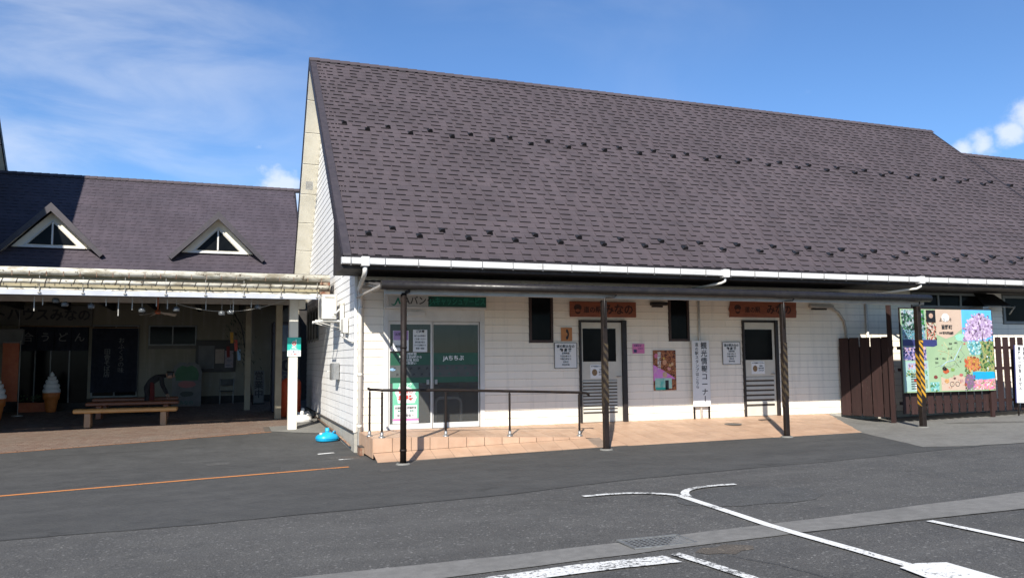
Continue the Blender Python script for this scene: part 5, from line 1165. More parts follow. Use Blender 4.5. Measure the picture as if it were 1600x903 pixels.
# dormers
mat_dormer_trim = pm('dark_dormer_trim', (.038, .032, .038), (.05, .042, .048), 5, .5)
def dormer(cx):
    yf, zb, hw, rise = 13.93, 5.28, 1.56, 1.60
    m_ = MB(); pts = [(cx - 1.05, zb), (cx + 1.05, zb), (cx, zb + 1.10)]
    back = 16.2
    m_.add([(cx - 1.2, yf, zb - .02), (cx + 1.2, yf, zb - .02), (cx, yf, zb + 1.22), (cx - 1.2, back, zb - .02), (cx + 1.2, back, zb - .02), (cx, back, zb + 1.22)], [(0, 1, 2), (0, 3, 4, 1), (1, 4, 5, 2), (2, 5, 3, 0)])
    d = m_.build('dormer', mat_soffit, lb)
    ap = zb + 1.36; eb = 5.02 - .02; hw2 = 1.56
    for s_ in (-1, 1):
        m_ = MB(); A = Vector((cx, 0, ap)); B = Vector((cx + s_ * hw2, 0, eb)); n = Vector((s_ * (ap - eb), 0, hw2)).normalized() * .05
        v = []
        for yy in (yf - .44, 17.0): v += [(A.x, yy, A.z), (B.x, yy, B.z), (B.x + n.x, yy, B.z + n.z), (A.x, yy, A.z + .07)]
        q = [(0, 1, 2, 3), (7, 6, 5, 4), (0, 4, 5, 1), (1, 5, 6, 2), (2, 6, 7, 3)]
        m_.add(v, q if s_ < 0 else [t[::-1] for t in q]); m_.build('dormer_roof', mat_dormer_trim, d)
        m_ = MB(); n2 = n.normalized() * -.17; v = []
        for yy in (yf - .465, yf - .442): v += [(A.x, yy, A.z + .075), (B.x + n.x, yy, B.z + n.z + .005), (B.x + n2.x * .5, yy, B.z + n2.z * .5), (A.x, yy, A.z - .21)]
        m_.add(v, ([(0, 1, 2, 3), (7, 6, 5, 4), (0, 4, 5, 1), (1, 5, 6, 2), (2, 6, 7, 3)] if s_ < 0 else [(3, 2, 1, 0), (4, 5, 6, 7), (1, 5, 4, 0), (2, 6, 5, 1), (3, 7, 6, 2)])); m_.build('dormer_bargeboard', mat_dormer_trim, d)
        m_ = MB(); v = []
        for yy in (yf - .44, yf - .001): v += [(cx, yy, ap - .012), (cx + s_ * (hw2 - .06), yy, eb + .04), (cx + s_ * (hw2 - .06), yy, eb + .025), (cx, yy, ap - .027)]
        m_.add(v, [(0, 1, 2, 3), (7, 6, 5, 4), (0, 4, 5, 1), (1, 5, 6, 2), (2, 6, 7, 3)]); m_.build('dormer_soffit', mat_soffit, d)
    fr = MB(); pts = [Vector((cx - .86, 0, zb + .02)), Vector((cx + .86, 0, zb + .02)), Vector((cx, 0, zb + .93))]
    cen = sum(pts, Vector()) / 3; inn = [cen + (p - cen) * .905 for p in pts]
    for i in range(3):
        j = (i + 1) % 3; v = []
        for yy in (yf - .05, yf - .002): v += [(pts[i].x, yy, pts[i].z), (pts[j].x, yy, pts[j].z), (inn[j].x, yy, inn[j].z), (inn[i].x, yy, inn[i].z)]
        fr.add(v, [(0, 1, 2, 3), (7, 6, 5, 4), (0, 4, 5, 1), (1, 5, 6, 2), (2, 6, 7, 3), (3, 7, 4, 0)])
    fr.bbox(cx - .028, cx + .028, yf - .052, yf - .003, zb + .09, zb + .84, .004); fr.build('window_frame', mat_alu, d)
    for s_ in (-1, 1):
        g = MB(); g.add([(cx + s_ * .03, yf - .02, zb + .08), (cx + s_ * .72, yf - .02, zb + .08), (cx + s_ * .03, yf - .02, zb + .80)], [(0, 1, 2) if s_ > 0 else (2, 1, 0)]); g.build('window_pane', mat_dark_glass, d)
    g = MB(); g.add([(cx - 1.0, yf - .06, zb - .03), (cx + 1.0, yf - .06, zb - .03), (cx + 1.0, yf - .06, zb + .015), (cx - 1.0, yf - .06, zb + .015), (cx - 1.0, yf, zb - .03), (cx + 1.0, yf, zb - .03), (cx + 1.0, yf, zb + .015), (cx - 1.0, yf, zb + .015)], [(0, 1, 2, 3), (3, 2, 6, 7), (0, 4, 5, 1), (0, 3, 7, 4), (1, 5, 6, 2)]); g.build('sill', mat_alu, d)
dormer(-7.96); dormer(-2.75)
# openings in its wall
mb = MB(); mb.box(-8.75, -6.75, 14.0, 15.6, .0, .02); mb.box(-8.75, -6.75, 15.5, 15.6, .0, 2.7); mb.box(-8.8, -8.76, 13.9, 15.6, -.1, 2.7); mb.box(-6.74, -6.7, 13.9, 15.6, -.1, 2.7); mb.box(-8.75, -6.75, 13.9, 15.6, 2.6, 2.7); mb.build('entrance_recess', mat_dark_interior, lb)
mb = MB(); mb.box(-8.75, -6.75, 13.86, 13.9, .1, 2.6); mb.build('shop_glazing', mat_dark_glass, lb)
def lwin(name, x0, x1, z0, z1, mull=()):
    m_ = MB(); f_w = .05; y = 13.872
    m_.bbox(x0, x0 + f_w, y - .03, y + .02, z0, z1, .004); m_.bbox(x1 - f_w, x1, y - .03, y + .02, z0, z1, .004); m_.bbox(x0 + f_w + .001, x1 - f_w - .001, y - .028, y + .02, z0, z0 + f_w, .004); m_.bbox(x0 + f_w + .001, x1 - f_w - .001, y - .028, y + .02, z1 - f_w, z1, .004)
    for q in mull: m_.bbox(q - .02, q + .02, y - .026, y + .02, z0 + f_w + .001, z1 - f_w - .001, .004)
    w_ = m_.build(name, mat_grey_frame, lb); g = MB(); g.box(x0 + .03, x1 - .03, y - .004, y + .004, z0 + .03, z1 - .03); g.build('pane', mat_dark_glass, w_)
lwin('window', -4.92, -3.38, 1.98, 2.68, (-4.15,)); lwin('doorway', -6.64, -5.22, .25, 2.68, (-5.93,))
for i, x in enumerate((-8.3, -7.85, -7.3)):
    mb = MB(); mb.bbox(x - .02, x + .02, 13.83, 13.86, .1, 2.6, .004); mb.build('glazing_bar', mat_grey_frame, lb)
lsn = thing('shop_sign', 'long pale sign board with dark brush letters over the noren entrance', 'sign', (-8.2, 13.80, 2.62))
mb = MB(); mb.bbox(-2.4, 1.55, -.05, .06, .02, .70, .008); mb.build('panel', pm('shade_darkened_sign', (.14, .125, .10), (.11, .10, .08), 3, .6), lsn); text(lsn, 'レストハウスみなの', .43, -.33, .36, -.05, mat_black, .03, sx=.95)  # pale panel colour darkened to imitate the shade under the arcade
nr = thing('noren_curtain', 'dark navy half curtain with pale udon lettering over shop doorway', 'curtain', (-7.75, 13.72, 1.82))
mb = MB(); mb.tube([(-1.05, 0, .80), (1.05, 0, .80)], .018, 8); mb.build('rod', mat_bench_leg, nr)
for i in range(4):
    m_ = MB(); x0 = -1.0 + .5 * i; v = []; f = []
    for k in range(9):
        for zz in (.79, .40, .0): v.append((x0 + .006 + .488 * k / 8, .02 * math.sin(k * 1.4 + i) * (1.2 - zz), zz))
    for k in range(8):
        for j in range(2): a = k * 3 + j; f.append((a, a + 1, a + 4, a + 3))
    m_.add(v, f, 0, True); m_.build('cloth_panel', mat_navy_cloth, nr); text(nr, '合うどん'[i], .33, x0 + .25, .42, -.035, mat_cloth_text, .01)
nr2 = thing('noren_curtain', 'long dark navy curtain with two columns of pale brush writing', 'curtain', (-5.93, 13.70, .42))
m_ = MB(); v = []; f = []
for k in range(21):
    for zz in (2.15, 1.1, .0): v.append((-.70 + 1.40 * k / 20, .025 * math.sin(k * .9) * (1.3 - zz * .5), zz))
for k in range(20):
    for j in range(2): a = k * 3 + j; f.append((a, a + 1, a + 4, a + 3))
m_.add(v, f, 0, True); m_.build('cloth_panel', mat_navy_cloth, nr2); mb = MB(); mb.tube([(-.75, 0, 2.16), (.75, 0, 2.16)], .018, 8); mb.build('rod', mat_bench_leg, nr2)
text(nr2, 'おふくろの味', .20, .20, 1.82, -.04, mat_cloth_text, .0, True, line=1.0); text(nr2, '田舎そば店', .20, -.22, 1.45, -.04, mat_cloth_text, .01, True, line=.95)
bb = thing('bulletin_board', 'black framed bulletin board with pale papers on the rest house wall', 'notice board', (-2.73, 13.85, 1.05))
mb = MB(); mb.bbox(-.66, .66, -.05, .02, .0, 1.12, .006); mb.build('frame', mat_black_frame, bb)
for (x0, x1, z0, z1, m_i) in ((-.57, -.05, .12, .92, mat_shade_paper), (-.02, .28, .30, .80, pic('old_poster', [(.10, .06, .04), (.30, .22, .16), (.2, .1, .08)], 5)), (.30, .58, .15, .75, pic('old_poster_b', [(.08, .08, .12), (.25, .2, .22), (.12, .06, .06)], 6))):
    mb = MB(); mb.box(x0, x1, -.056, -.0505, z0, z1); mb.build('paper', m_i, bb)
# tall gabled neighbour on the far left (mostly out of frame; its verge shows and its shadow falls on the rest house roof)
nb = thing('gabled_neighbour', 'tall gabled building whose steep dark verge shows beside rest house ridge', 'building', (0, 0, 0))
NX, NY, NZ = -10.5, 14.0, 14.27
NE = 24.0; NEZ = NZ - 1.11 * (NE - NY)
mb = MB(); mb.prism([(2.3, 3.5), (NY, NZ), (NE, NEZ), (NE, NEZ - .2), (NY, NZ - .24), (2.3, 3.3)], -26, NX, 'x'); nrf = mb.build('roof', mat_barge, nb)
mb = MB(); mb.prism([(3.4, -.6), (23.5, -.6), (23.5, 3.3), (NY, NZ - .4), (3.4, 4.2)], NX - .55, NX - .43, 'x'); gnb = mb.build('gable_wall', mat_siding_l, nb)
mb2 = MB(); z = 0.0
while z < NZ - .9:
    a = 3.42 if z < 4.0 else NY - (NZ - .45 - z) / .92 + .25; b = 23.4 if z < 3.2 else min(23.4, NY + (NZ - .6 - z) / 1.11)
    if b - a > .3: mb2.add([(NX - .43, a, z), (NX - .43, b, z), (NX - .412, b, z), (NX - .412, a, z), (NX - .426, b, z + .16), (NX - .426, a, z + .16)], [(0, 1, 2, 3), (3, 2, 4, 5)])
    z += .165
mb2.build('siding_boards', mat_siding_l, gnb, kind='stuff')
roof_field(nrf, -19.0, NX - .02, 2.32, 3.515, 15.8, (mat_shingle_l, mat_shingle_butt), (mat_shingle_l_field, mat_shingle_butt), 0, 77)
mb = MB(); mb.box(-26, NX - .56, 3.3, 3.4, -.6, 4.2); mb.build('front_wall', mat_siding, nb)
for k in range(10):
    t0, t1 = k / 10, (k + 1) / 10 - .004; L_ = NE - NY; a = (NY + L_ * t0, NZ - .255 - 1.11 * L_ * t0); b = (NY + L_ * t1, NZ - .255 - 1.11 * L_ * t1); mb = MB(); mb.prism([a, b, (b[0], b[1] + .012), (a[0], a[1] + .012)], NX - .42, NX - .02, 'x'); mb.build('soffit_panel', mat_soffit, nrf)
mb = MB(); mb.prism([(NY, NZ + .03), (NE, NEZ + .03), (NE, NEZ - .27), (NY, NZ - .28)], NX, NX + .026, 'x'); mb.prism([(2.3, 3.53), (NY, NZ + .03), (NY, NZ - .28), (2.3, 3.25)], NX, NX + .026, 'x'); mb.build('bargeboard', mat_barge, nrf)

# ------------------------------------------------------------------ arcade canopy in front of the rest house
ar = thing('arcade_canopy', 'weathered cream arcade canopy with a pipe wrapped in wire along its front', 'canopy', (0, 0, 0))
AX0, AX1, AY = -16.0, -.13, 3.2
mb = MB(); mb.tube([(AX0, AY, 3.385), (AX1, AY, 3.365)], .088, 12); mb.build('gutter', mat_dirty_white, ar)
mb = MB(); x = AX1 - .2
while x > -9: mb.box(x - .006, x + .006, AY - .09, AY - .082, 3.26, 3.37); x -= .32
mb.build('gutter_clips', mat_rust, ar, kind='stuff')
mb = MB(); mb.tube([(AX0, AY - .06, 3.165), (AX1 + .01, AY - .06, 3.145)], .05, 12); mb.build('front_pipe', mat_dirty_white, ar)
pts = []; k = 0
while k * .27 < 9.5:
    for j in range(11):
        q = j / 10; a = math.pi * .5 + 2 * math.pi * q; t = k * .27 + .09 * q
        pts.append((AX1 - t, AY - .06 + .055 * math.cos(a), 3.146 + t * .00125 + .055 * math.sin(a)))
    k += 1
mb = MB(); mb.tube(pts, .009, 5); mb.build('wire_wrap', mat_rope, ar)
mb = MB(); mb.bbox(AX0, AX1 + .01, AY + .02, AY + .10, 2.865, 2.975, .006); mb.build('front_beam', mat_bluegrey, ar); mb = MB(); mb.bbox(AX0, AX1 + .01, AY + .03, AY + .09, 2.976, 3.01, .004); mb.build('beam_flange', mat_dirty_white, ar)
mb = MB(); mb.box(AX0, AX1 - .05, AY + .14, AY + .17, 3.0, 3.14); mb.box(AX0, AX1 - .05, AY + .10, AY + .14, 3.22, 3.34); mb.build('fascia', pm('drab_fascia', (.36, .32, .21), (.26, .23, .16), 3, .7), ar)
mb = MB(); mb.bbox(-.36, AX1 + .01, AY - .02, AY + .3, 2.98, 3.29, .008); mb.build('end_plate', mat_rust, ar)
mb = MB(); mb.bbox(-.006, .006, -.012, .012, 2.90, 3.30, .002); mb.bbox(-.03, .03, -.016, .016, 2.90, 2.93, .004); hk = mb.mesh('hanger', mat_wire); x = -.42
while x > -9: inst('hanger', hk, ar, (x, AY - .0, 0)); x -= .83
mb = MB(); mb.box(AX0, AX1 - .02, AY + .1, 13.88, 3.42, 3.47); mb.build('roof_deck', mat_dark_interior, ar)
jo = MB(); jo.bbox(-.045, .045, AY + .2, 13.87, 3.16, 3.415, .006); jm = jo.mesh('joist', mat_dark_interior); x = -.6
while x > -11: inst('joist', jm, ar, (x, 0, 0)); x -= 1.35
mb = MB(); mb.bbox(AX0, -.4, 4.5, 4.7, 3.0, 3.155, .008); mb.bbox(AX0, -.4, 7.25, 7.42, 3.0, 3.155, .008); mb.build('cross_beam', mat_beige_metal, ar)
g = G(-.85, 4.6)
mb = MB(); mb.bbox(-.955, -.735, 4.49, 4.71, g - .05, 2.998, .012); cl_ = mb.build('column', mat_column, ar, label='bright cream square column carrying the teal sign'); mb = MB(); mb.bbox(-.733, -.56, 4.54, 4.70, 2.72, 2.96, .01); mb.build('bracket', mat_column, cl_)
for (x, y) in ((-1.02, 7.33), (-1.75, 10.6)):
    g = G(x, y); mb = MB(); mb.bbox(x - .09, x + .09, y - .09, y + .09, g - .05, 2.998 if y < 8 else 3.16, .01); mb.build('column', mat_inner_post, ar)
ts = thing('teal_sign', 'small teal and white notice with a red mark on cream column', 'sign', (-.83, 4.485, 1.52))
mb = MB(); mb.bbox(-.165, .165, -.016, .0, .0, .475, .003); mb.build('panel', mat_teal, ts)
flat(ts, 0, .08, .325, .15, mat_white_panel, -.0165); flat(ts, 0, .325, .12, .12, mat_white_panel, -.0165, 'print', CIRC); flat(ts, 0, .325, .10, .10, mat_red, -.018, 'print', CIRC); flat(ts, 0, .325, .06, .06, pm('pale_red_print', (.7, .45, .4)), -.0195, 'print', CIRC); flat(ts, .045, .385, .022, .08, mat_white_panel, -.0165)
text(ts, '禁煙', .06, 0, .225, -.0165, mat_white_print, .02); text(ts, 'おねがい', .05, 0, .175, -.0165, mat_white_print, .0); text(ts, 'ペット連れの方へ', .040, 0, .12, -.018, mat_navy_print, .02); text(ts, '立入禁止', .042, 0, .055, -.018, mat_red, .02)
# dark vending machine and orange drum behind the column
vm = thing('vending_machine', 'dark navy vending machine with pale lettering behind the cream column', 'vending machine', (-.66, 9.3, G(-.66, 9.3) + .01))
mb = MB(); mb.bbox(-.42, .42, .0, .7, .0, 2.75, .02); mb.build('cabinet', pm('navy_cabinet', (.010, .014, .032), (.014, .018, .04), 3, .35), vm)
mb = MB(); mb.box(-.22, .36, -.006, -.0005, 1.85, 2.65); mb.build('display_window', pm('display_glass', (.03, .07, .15), (.06, .12, .24), 3, .1), vm)
flat(vm, .0, 1.42, .42, .42, mat_frost, -.0012, 'emblem', CIRC); flat(vm, .0, 1.42, .34, .34, mat_navy_cloth, -.0028, 'emblem', CIRC); flat(vm, .02, 1.42, .16, .24, mat_frost, -.0045, 'emblem', blob(14, .3)); text(vm, 'BOSS', .22, .0, 1.06, -.001, mat_frost, .03)
mb = MB(); mb.bbox(-.34, .34, -.02, .0, .18, .40, .01); mb.build('delivery_hatch', mat_black_pl, vm)
dr_ = thing('waste_drum', 'rounded orange waste bin between the two cream columns', 'bin', (-.62, 7.9, G(-.62, 7.9) + .012))
mb = MB(); mb.lathe([(.0, 0), (.26, 0), (.275, .02), (.285, .85), (.28, .95), (.24, 1.04), (.15, 1.10), (0, 1.12)], n=20); mb.build('drum', mat_bin_orange, dr_); mb = MB(); mb.bbox(-.13, .13, -.262, -.2, .86, .96, .01); mb.build('slot_flap', mat_dark_soffit, dr_); mb = MB(); mb.lathe([(.284, .28), (.292, .29), (.292, .31), (.285, .32)], n=20); mb.build('hoop', mat_bin_orange, dr_)
# benches
def bench(label, x0, x1, y, sm, first=None):
    cx = (x0 + x1) / 2; t = thing('bench', label, 'bench', (cx, y, G(cx, y) + .014), 0, 'long wooden benches in the arcade'); L = (x1 - x0) / 2
    for yy in (-.155, .01, .175):
        m_ = MB(); m_.bbox(-L + .002, L, yy - .078, yy + .078, .375, .475, .022); m_.build('seat_beam', sm, t)
    m_ = MB(); m_.bbox(-.075, .075, -.19, .21, .0, .373, .012); lm_ = m_.mesh('leg', mat_bench_leg if sm is mat_bench else sm)
    for xx in (-L + .34, L - .34): inst('leg', lm_, t, (xx, 0, 0))
bench('varnished pale pine bench nearest the street with thick square legs', -6.10, -3.62, 7.25, mat_bench)
bench('dark red timber bench directly behind the pale pine bench', -6.15, -3.70, 9.6, mat_bench_red); bench('dark red timber bench deepest in the arcade near bending person', -6.2, -3.8, 11.2, mat_bench_red)
# soft-serve figures
def soft_serve(label, x, y, sc):
    t = thing('ice_cream_figure', label, 'ice cream figure', (x, y, G(x, y) + .012), 0, 'giant soft serve cones by the shop')
    k = sc; m_ = MB(); m_.lathe([(0, 0), (.13 * k, 0), (.15 * k, .04 * k), (.20 * k, .38 * k), (.205 * k, .40 * k), (.24 * k, .42 * k), (.255 * k, .60 * k), (.24 * k, .62 * k), (0, .62 * k)], n=18); m_.build('cone', mat_cone, t)
    prof = [(.0, .6)]; z = .6
    for (r_o, h) in ((.27, .17), (.24, .15), (.19, .13), (.13, .11), (.07, .08)):
        for a in (0, .25, .5, .75, 1): prof.append((r_o * (.86 + .14 * math.sin(a * math.pi)), z + h * a))
        z += h
    prof += [(.02, z + .05), (0, z + .09)]
    m_ = MB(); m_.lathe([(r_i * k, zz * k) for r_i, zz in prof], n=18); m_.build('cream_swirl', mat_cream, t); m_ = MB(); m_.lathe([(.257 * k, .595 * k), (.27 * k, .61 * k), (.257 * k, .63 * k)], n=18); m_.build('rim', mat_cone, t)
soft_serve('big soft serve cone figure cut by the left edge of view', -8.62, 10.6, 1.0); soft_serve('soft serve cone figure standing by the noren doorway', -7.62, 12.9, .98)
soft_serve('half size soft serve figure on the flag stand by shop doorway', -8.95, 12.3, .0001 + .55)
fl = thing('shop_banner', 'orange vertical shop banner on a thin pole by shop doorway', 'banner', (-8.45, 11.9, G(-8.45, 11.9) + .01))
mb = MB(); mb.tube([(.12, 0, 0), (.12, 0, 2.3)], .014, 8); mb.tube([(.13, 0, 2.24), (-.36, 0, 2.24)], .008, 6); mb.lathe([(.16, 0), (.16, .03), (.04, .05)], (.12, 0, 0), 12); mb.build('pole', mat_wire, fl)
m_ = MB(); v = [(-.35 + .44 * i / 6, .02 * math.sin(i * 1.1 + zz), zz) for i in range(7) for zz in (2.22, 1.6, 1.0, .45)]; m_.add(v, [(i * 4 + j, i * 4 + j + 1, i * 4 + j + 5, i * 4 + j + 4) for i in range(6) for j in range(3)], 0, True); m_.build('cloth', mat_terracotta, fl)
wb = thing('lantern_box', 'white box sign projecting high on the left above noren', 'sign', (-9.0, 12.9, 2.0)); mb = MB(); mb.bbox(-.55, .55, -.12, .12, .0, .50, .02); mb.build('panel', mat_shade_paper, wb); mb = MB(); mb.tube([(-.4, 0, .5), (-.4, 0, 1.15)], .012, 6); mb.tube([(.4, 0, .5), (.4, 0, 1.15)], .012, 6); mb.build('hanger', mat_wire, wb)
pl = thing('planter_box', 'low terracotta planter box against the shop glazing', 'planter', (-8.15, 13.3, G(-8.1, 13.3) + .01)); mb = MB(); mb.add([(-.42, -.13, 0), (.42, -.13, 0), (.42, .13, 0), (-.42, .13, 0), (-.46, -.17, .3), (.46, -.17, .3), (.46, .17, .3), (-.46, .17, .3)], [(3, 2, 1, 0), (0, 1, 5, 4), (1, 2, 6, 5), (2, 3, 7, 6), (3, 0, 4, 7), (4, 5, 6, 7)]); mb.build('trough', mat_terracotta, pl)
mb = MB(); rr = random.Random(2)
for i in range(60):
    x, y, z = rr.uniform(-.4, .4), rr.uniform(-.13, .13), .3 + rr.uniform(.02, .22); a = rr.uniform(0, 6.28); l = .05; mb.add([(x, y, z), (x + l * math.cos(a), y + l * math.sin(a), z + .03), (x + .5 * l * math.cos(a + 1), y + .5 * l * math.sin(a + 1), z + .06)], [(0, 1, 2)])
mb.build('leaves', pm('leaf_green', (.05, .10, .03), (.08, .13, .05), 9), pl, kind='stuff')
# white cut-out display board (plain) and standing sign, chair, dark plant
cb = thing('display_board', 'plain white cut-out display board with rounded top behind benches', 'display board', (-3.62, 12.9, G(-3.6, 12.9) + .012))
pts = [(-.46, 0), (.46, 0), (.46, .9), (.48, 1.1), (.40, 1.36), (.22, 1.48), (.05, 1.47), (0, 1.42), (-.05, 1.47), (-.22, 1.48), (-.40, 1.36), (-.48, 1.1), (-.46, .9)]
mb = MB(); mb.prism(pts, -.02, .0, 'y'); mb.build('panel', mat_shade_paper, cb); mb = MB(); mb.tube([(0, .0, 1.0), (0, .4, .0)], .02, 6); mb.build('strut', mat_bench_leg, cb)
flat(cb, 0, 1.12, .76, .5, pm('display_green', (.04, .13, .05), (.03, .10, .04), 3), -.0205, 'green_field', [(-.9, -1), (.9, -1), (1, -.2), (.8, .6), (.4, 1), (0, .8), (-.4, 1), (-.8, .6), (-1, -.2)]); flat(cb, 0, .74, .6, .24, pm('display_rose', (.34, .13, .12), (.30, .11, .10), 3), -.0205, 'rose_field', blob(16, .1)); flat(cb, 0, .42, .5, .2, pm('display_dark_green', (.04, .05, .04)), -.0205, 'dark_field', blob(14, .2)); text(cb, 'みなの', .15, 0, .12, -.0205, mat_green_dark, .02)
st = thing('standing_sign', 'narrow white standing sign with vertical black characters near column', 'sign', (-1.32, 12.6, G(-1.3, 12.6) + .01)); mb = MB(); mb.bbox(-.17, .17, -.03, .03, .05, 1.15, .01); mb.build('panel', mat_shade_paper, st); mb = MB(); mb.bbox(-.2, .2, -.15, .15, .0, .049, .01); mb.build('foot', mat_black_pl, st); text(st, '営業中', .30, 0, 1.10, -.03, mat_black, .02, True)
chr_ = thing('folding_chair', 'dark folding chair standing against the rest house wall', 'chair', (-2.35, 13.45, G(-2.3, 13.4) + .012))
mb = MB(); mb.bbox(-.21, .21, -.22, .16, .42, .445, .01); mb.build('seat', mat_black_pl, chr_); mb = MB(); mb.bbox(-.2, .2, .19, .21, .62, .84, .01); mb.build('backrest', mat_black_pl, chr_)
for s_ in (-.22, .22):
    mb = MB(); mb.tube([(s_, -.22, .0), (s_, .22, .86)], .012, 6); mb.build('leg', mat_wire, chr_); mb = MB(); mb.tube([(s_ * .92, .24, .0), (s_ * .92, -.16, .43)], .012, 6); mb.build('leg', mat_wire, chr_)
bm = thing('bamboo_decoration', 'dark hanging bamboo branch decoration with coloured paper strips', 'decoration', (-1.9, 11.2, 1.35))
mb = MB(); rr = random.Random(9); mb.tube([(.35, .1, -1.35), (.15, .0, .1), (-.05, 0, 1.2), (-.3, -.05, 1.65)], .018, 6); mb.build('stem', mat_dark_soffit, bm)
mb = MB()
for i in range(150):
    t = rr.random(); x, y, z = .1 - .4 * t + rr.gauss(0, .17), rr.gauss(0, .15), -.1 + 1.7 * t + rr.gauss(0, .12); a = rr.uniform(0, 6.28); l = rr.uniform(.08, .16); mb.add([(x, y, z), (x + l * .5 * math.cos(a) + .02, y + l * .5 * math.sin(a), z - l * .6), (x + l * .6 * math.cos(a), y + l * .6 * math.sin(a), z - l)], [(0, 1, 2)])
mb.build('leaves', pm('dark_leaf', (.02, .032, .015), (.03, .045, .02), 9), bm, kind='stuff')
for i, (dx, dz, m_i) in enumerate(((-.35, 1.0, mat_yellow), (-.22, .75, mat_red), (.12, 1.05, mat_red), (-.45, .55, mat_red_cloth), (.2, .85, mat_orange_sign), (-.12, .45, mat_blue_print))):
    m_ = MB(); m_.add([(dx - .05, -.2, dz), (dx + .05, -.2, dz), (dx + .06, -.21, dz - .35), (dx - .03, -.18, dz - .35)], [(0, 3, 2, 1)]); m_.add([(dx, -.19, dz), (dx + .002, -.19, dz), (dx + .002, -.1, dz + .3), (dx, -.1, dz + .3)], [(0, 1, 2, 3)]); m_.build('paper_strip', m_i, bm)
# wind chimes under the arcade beam
def chime(x, y, zb, ltxt):
    t = thing('wind_chime', ltxt, 'wind chime', (x, y, zb), 0, 'glass wind chimes hanging under the arcade beam'); top = 2.86 - zb
    m_ = MB(); m_.tube([(0, 0, .04), (0, 0, top)], .006, 5); m_.build('cord', mat_wire, t); m_ = MB(); m_.lathe([(.0, .075), (.04, .07), (.07, .045), (.078, .0), (.066, -.035), (.06, -.038)], n=12); m_.build('bell', pm('milk_glass', (.10, .11, .11), (.08, .085, .09), 9, .15) if 'milk_glass' not in bpy.data.materials else bpy.data.materials['milk_glass'], t)
    m_ = MB(); m_.lathe([(0, -.005), (.014, -.015), (0, -.03)], n=6); m_.build('clapper', mat_dark_soffit, t)
CL = ('leftmost glass wind chime, hanging over the letters of the pale sign board', 'second glass wind chime from the left, close beside the leftmost', 'glass wind chime over the gap left of the long dark curtain', 'glass wind chime just left of the hanging fan', 'glass wind chime just right of the hanging fan', 'left one of the two close wind chimes over the bulletin board', 'right one of the two close wind chimes over the bulletin board', 'rightmost glass wind chime, near the bamboo decoration')
for (x, zb), lb_ in zip(((-5.98, 2.76), (-5.80, 2.68), (-5.28, 2.64), (-4.25, 2.57), (-3.53, 2.60), (-2.55, 2.52), (-2.36, 2.55), (-1.75, 2.68)), CL): chime(x, 3.6, zb, lb_)
RL = ('long thin rod over the letters of the pale sign board, leftmost of the rods', 'short thin rod close right of the leftmost long rod', 'short thin rod above the left edge of the long dark curtain', 'longest of the thin rods, above the middle of the long dark curtain', 'middling thin rod between the longest rod and the hanging fan', 'short thin rod right of the hanging fan, left one of two', 'thin rod right of the hanging fan, right one of two', 'thin rod over the display board, left of the close wind chimes', 'thin rod just right of the two close wind chimes', 'short thin rod by the bamboo decoration, rightmost of the rods')
for i, (x, l) in enumerate(((-6.38, .33), (-6.22, .2), (-4.98, .2), (-4.73, .42), (-4.45, .28), (-3.95, .2), (-3.72, .25), (-2.9, .25), (-2.3, .3), (-1.9, .2))):
    mb = MB(); mb.bbox(x - .011, x + .011, 3.55, 3.572, 2.864 - l, 2.864, .003); o = mb.build('hanging_rod', mat_wire); tag(o, RL[i], 'rod', 'thin rods hanging under the arcade beam')
mb = MB(); pts = []
for i in range(25): t = i / 24; pts.append((-3.9 + 2.9 * t, 4.2, 2.96 - 1.0 * .33 * (1 - (2 * t - 1) ** 2) - (1 - t) * .04))
mb.tube(pts, .008, 5); tag(mb.build('festoon_cable', mat_wire), 'slack pale cable sagging across the arcade ceiling', 'cable')
fan = thing('wall_fan', 'dusty fan hanging under the arcade ceiling near the long curtain', 'fan', (-4.15, 6.8, 2.72))
mb = MB(); mb.tube([(0, 0, .05), (0, 0, .69)], .018, 8); mb.lathe([(0, -.05), (.07, -.04), (.08, .02), (.05, .06), (0, .06)], n=12); mb.build('motor', mat_terracotta, fan)
for i in range(4):
    m_ = MB(); m_.add([(.06, -.05, .01), (.46, -.09, .03), (.48, .05, -.03), (.06, .04, -.01), (.06, -.05, .018), (.46, -.09, .038), (.48, .05, -.022), (.06, .04, -.002)], [(3, 2, 1, 0), (4, 5, 6, 7), (0, 1, 5, 4), (1, 2, 6, 5), (2, 3, 7, 6), (3, 0, 4, 7)]); m_.build('blade', mat_beige_metal, fan, (0, 0, 0), (0, R(8), i * math.pi / 2 + .4))

# ------------------------------------------------------------------ the person bending over in the arcade
def skinned(name, joints, edges, mat, parent=None, sub=2, root=0, loc=(0, 0, 0)):
    me = bpy.data.meshes.new(name + '_frame'); me.from_pydata([j[:3] for j in joints], edges, [])
    o = bpy.data.objects.new(name + '_frame', me); COL.objects.link(o); md = o.modifiers.new('skin', 'SKIN'); md.use_smooth_shade = True
    for i, j in enumerate(joints):
        sv = me.skin_vertices[0].data[i]; sv.radius = (j[3], j[4] if len(j) > 4 else j[3]); sv.use_root = (i == root)
    s2 = o.modifiers.new('sub', 'SUBSURF'); s2.levels = sub; s2.render_levels = sub
    dg = bpy.context.evaluated_depsgraph_get(); dg.update(); out = bpy.data.meshes.new_from_object(o.evaluated_get(dg)); out.name = name
    bpy.data.objects.remove(o); out.materials.clear(); out.materials.append(mat)
    for p in out.polygons: p.use_smooth = True
    return inst(name, out, parent, loc)
pe = thing('person', 'person in dark clothes and red apron bending forward behind the benches', 'person', (-4.62, 10.35, G(-4.6, 10.35) + .012), 0)
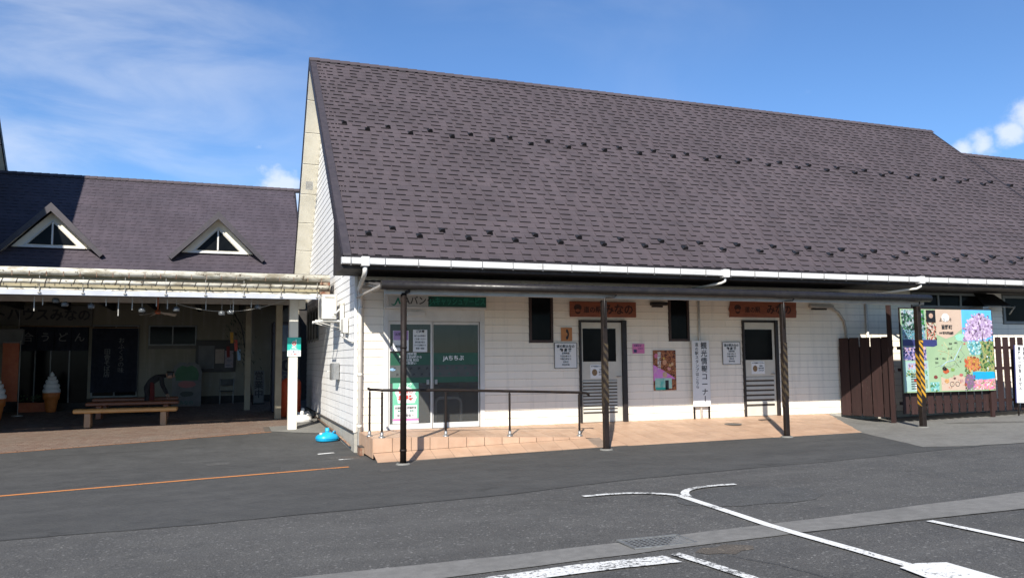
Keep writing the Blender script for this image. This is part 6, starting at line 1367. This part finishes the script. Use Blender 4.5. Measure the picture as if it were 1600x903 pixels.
J = [(0, 0, .86, .135, .12), (.10, 0, 1.00, .135, .12), (.26, 0, 1.13, .15, .12), (.38, 0, 1.17, .13, .11), (.47, 0, 1.17, .055), (.53, 0, 1.165, .06),           # pelvis, spine, chest, neck
     (-.01, -.10, .80, .095), (.03, -.11, .46, .065), (-.05, -.11, .09, .045), (.06, -.12, .045, .045), (.15, -.12, .035, .03),
     (-.01, .10, .80, .095), (-.02, .11, .46, .065), (-.11, .11, .09, .045), (.0, .12, .045, .045), (.09, .12, .035, .03),
     (.38, -.17, 1.13, .062), (.40, -.20, .88, .045), (.50, -.15, .68, .032), (.53, -.14, .61, .032), (.38, .17, 1.13, .062), (.42, .20, .88, .045), (.53, .14, .69, .032), (.56, .13, .62, .032)]
Ed = [(0, 1), (1, 2), (2, 3), (3, 4), (4, 5), (0, 6), (6, 7), (7, 8), (8, 9), (9, 10), (0, 11), (11, 12), (12, 13), (13, 14), (14, 15), (3, 16), (16, 17), (17, 18), (18, 19), (3, 20), (20, 21), (21, 22), (22, 23)]
body_ = skinned('body', J, Ed, mat_dark_cloth, pe)
skinned('head', [(.53, 0, 1.165, .05), (.60, 0, 1.19, .085, .085), (.68, 0, 1.175, .088, .082), (.735, 0, 1.12, .05, .05)], [(0, 1), (1, 2), (2, 3)], mat_skin, pe, root=1)
skinned('hair', [(.555, 0, 1.225, .075), (.625, 0, 1.235, .088, .09), (.70, 0, 1.215, .06, .07)], [(0, 1), (1, 2)], mat_hair, pe, root=1)
m_ = MB(); m_.tube([(.72, -.02, 1.165), (.755, -.01, 1.15), (.745, -.01, 1.125)], .016, 6); m_.build('nose', mat_skin, pe)
for s_, jx in ((-1, .53), (1, .56)):
    yv = s_ * .135
    skinned('hand', [(jx, yv, .62, .03), (jx + .02, yv, .56, .034, .018), (jx + .03, yv, .52, .03, .014)], [(0, 1), (1, 2)], mat_skin, pe, 1)
    for k in range(4):
        m_ = MB(); dy = (-.024 + .016 * k); l = (.055, .066, .062, .05)[k]; m_.tube([(jx + .03, yv + dy, .53), (jx + .045, yv + dy, .53 - l * .6), (jx + .035, yv + dy, .53 - l)], [.0085, .008, .006], 6); m_.build('finger', mat_skin, pe)
    m_ = MB(); m_.tube([(jx + .03, yv - s_ * .028, .575), (jx + .06, yv - s_ * .035, .545), (jx + .065, yv - s_ * .03, .515)], [.010, .009, .007], 6); m_.build('thumb', mat_skin, pe)
m_ = MB(); v = []
for i in range(7):
    a = -1.25 + 2.5 * i / 6
    for (cx, cz, rx) in ((.13, .98, .16), (.13, .80, .165), (.13, .56, .17), (.12, .44, .165)): v.append((cx - .10 + rx * math.cos(a), (rx + .01) * math.sin(a), cz))
m_.add(v, [(i * 4 + j, i * 4 + j + 1, i * 4 + j + 5, i * 4 + j + 4)[::-1] for i in range(6) for j in range(3)], 0, True); m_.build('apron', mat_red_cloth, pe)
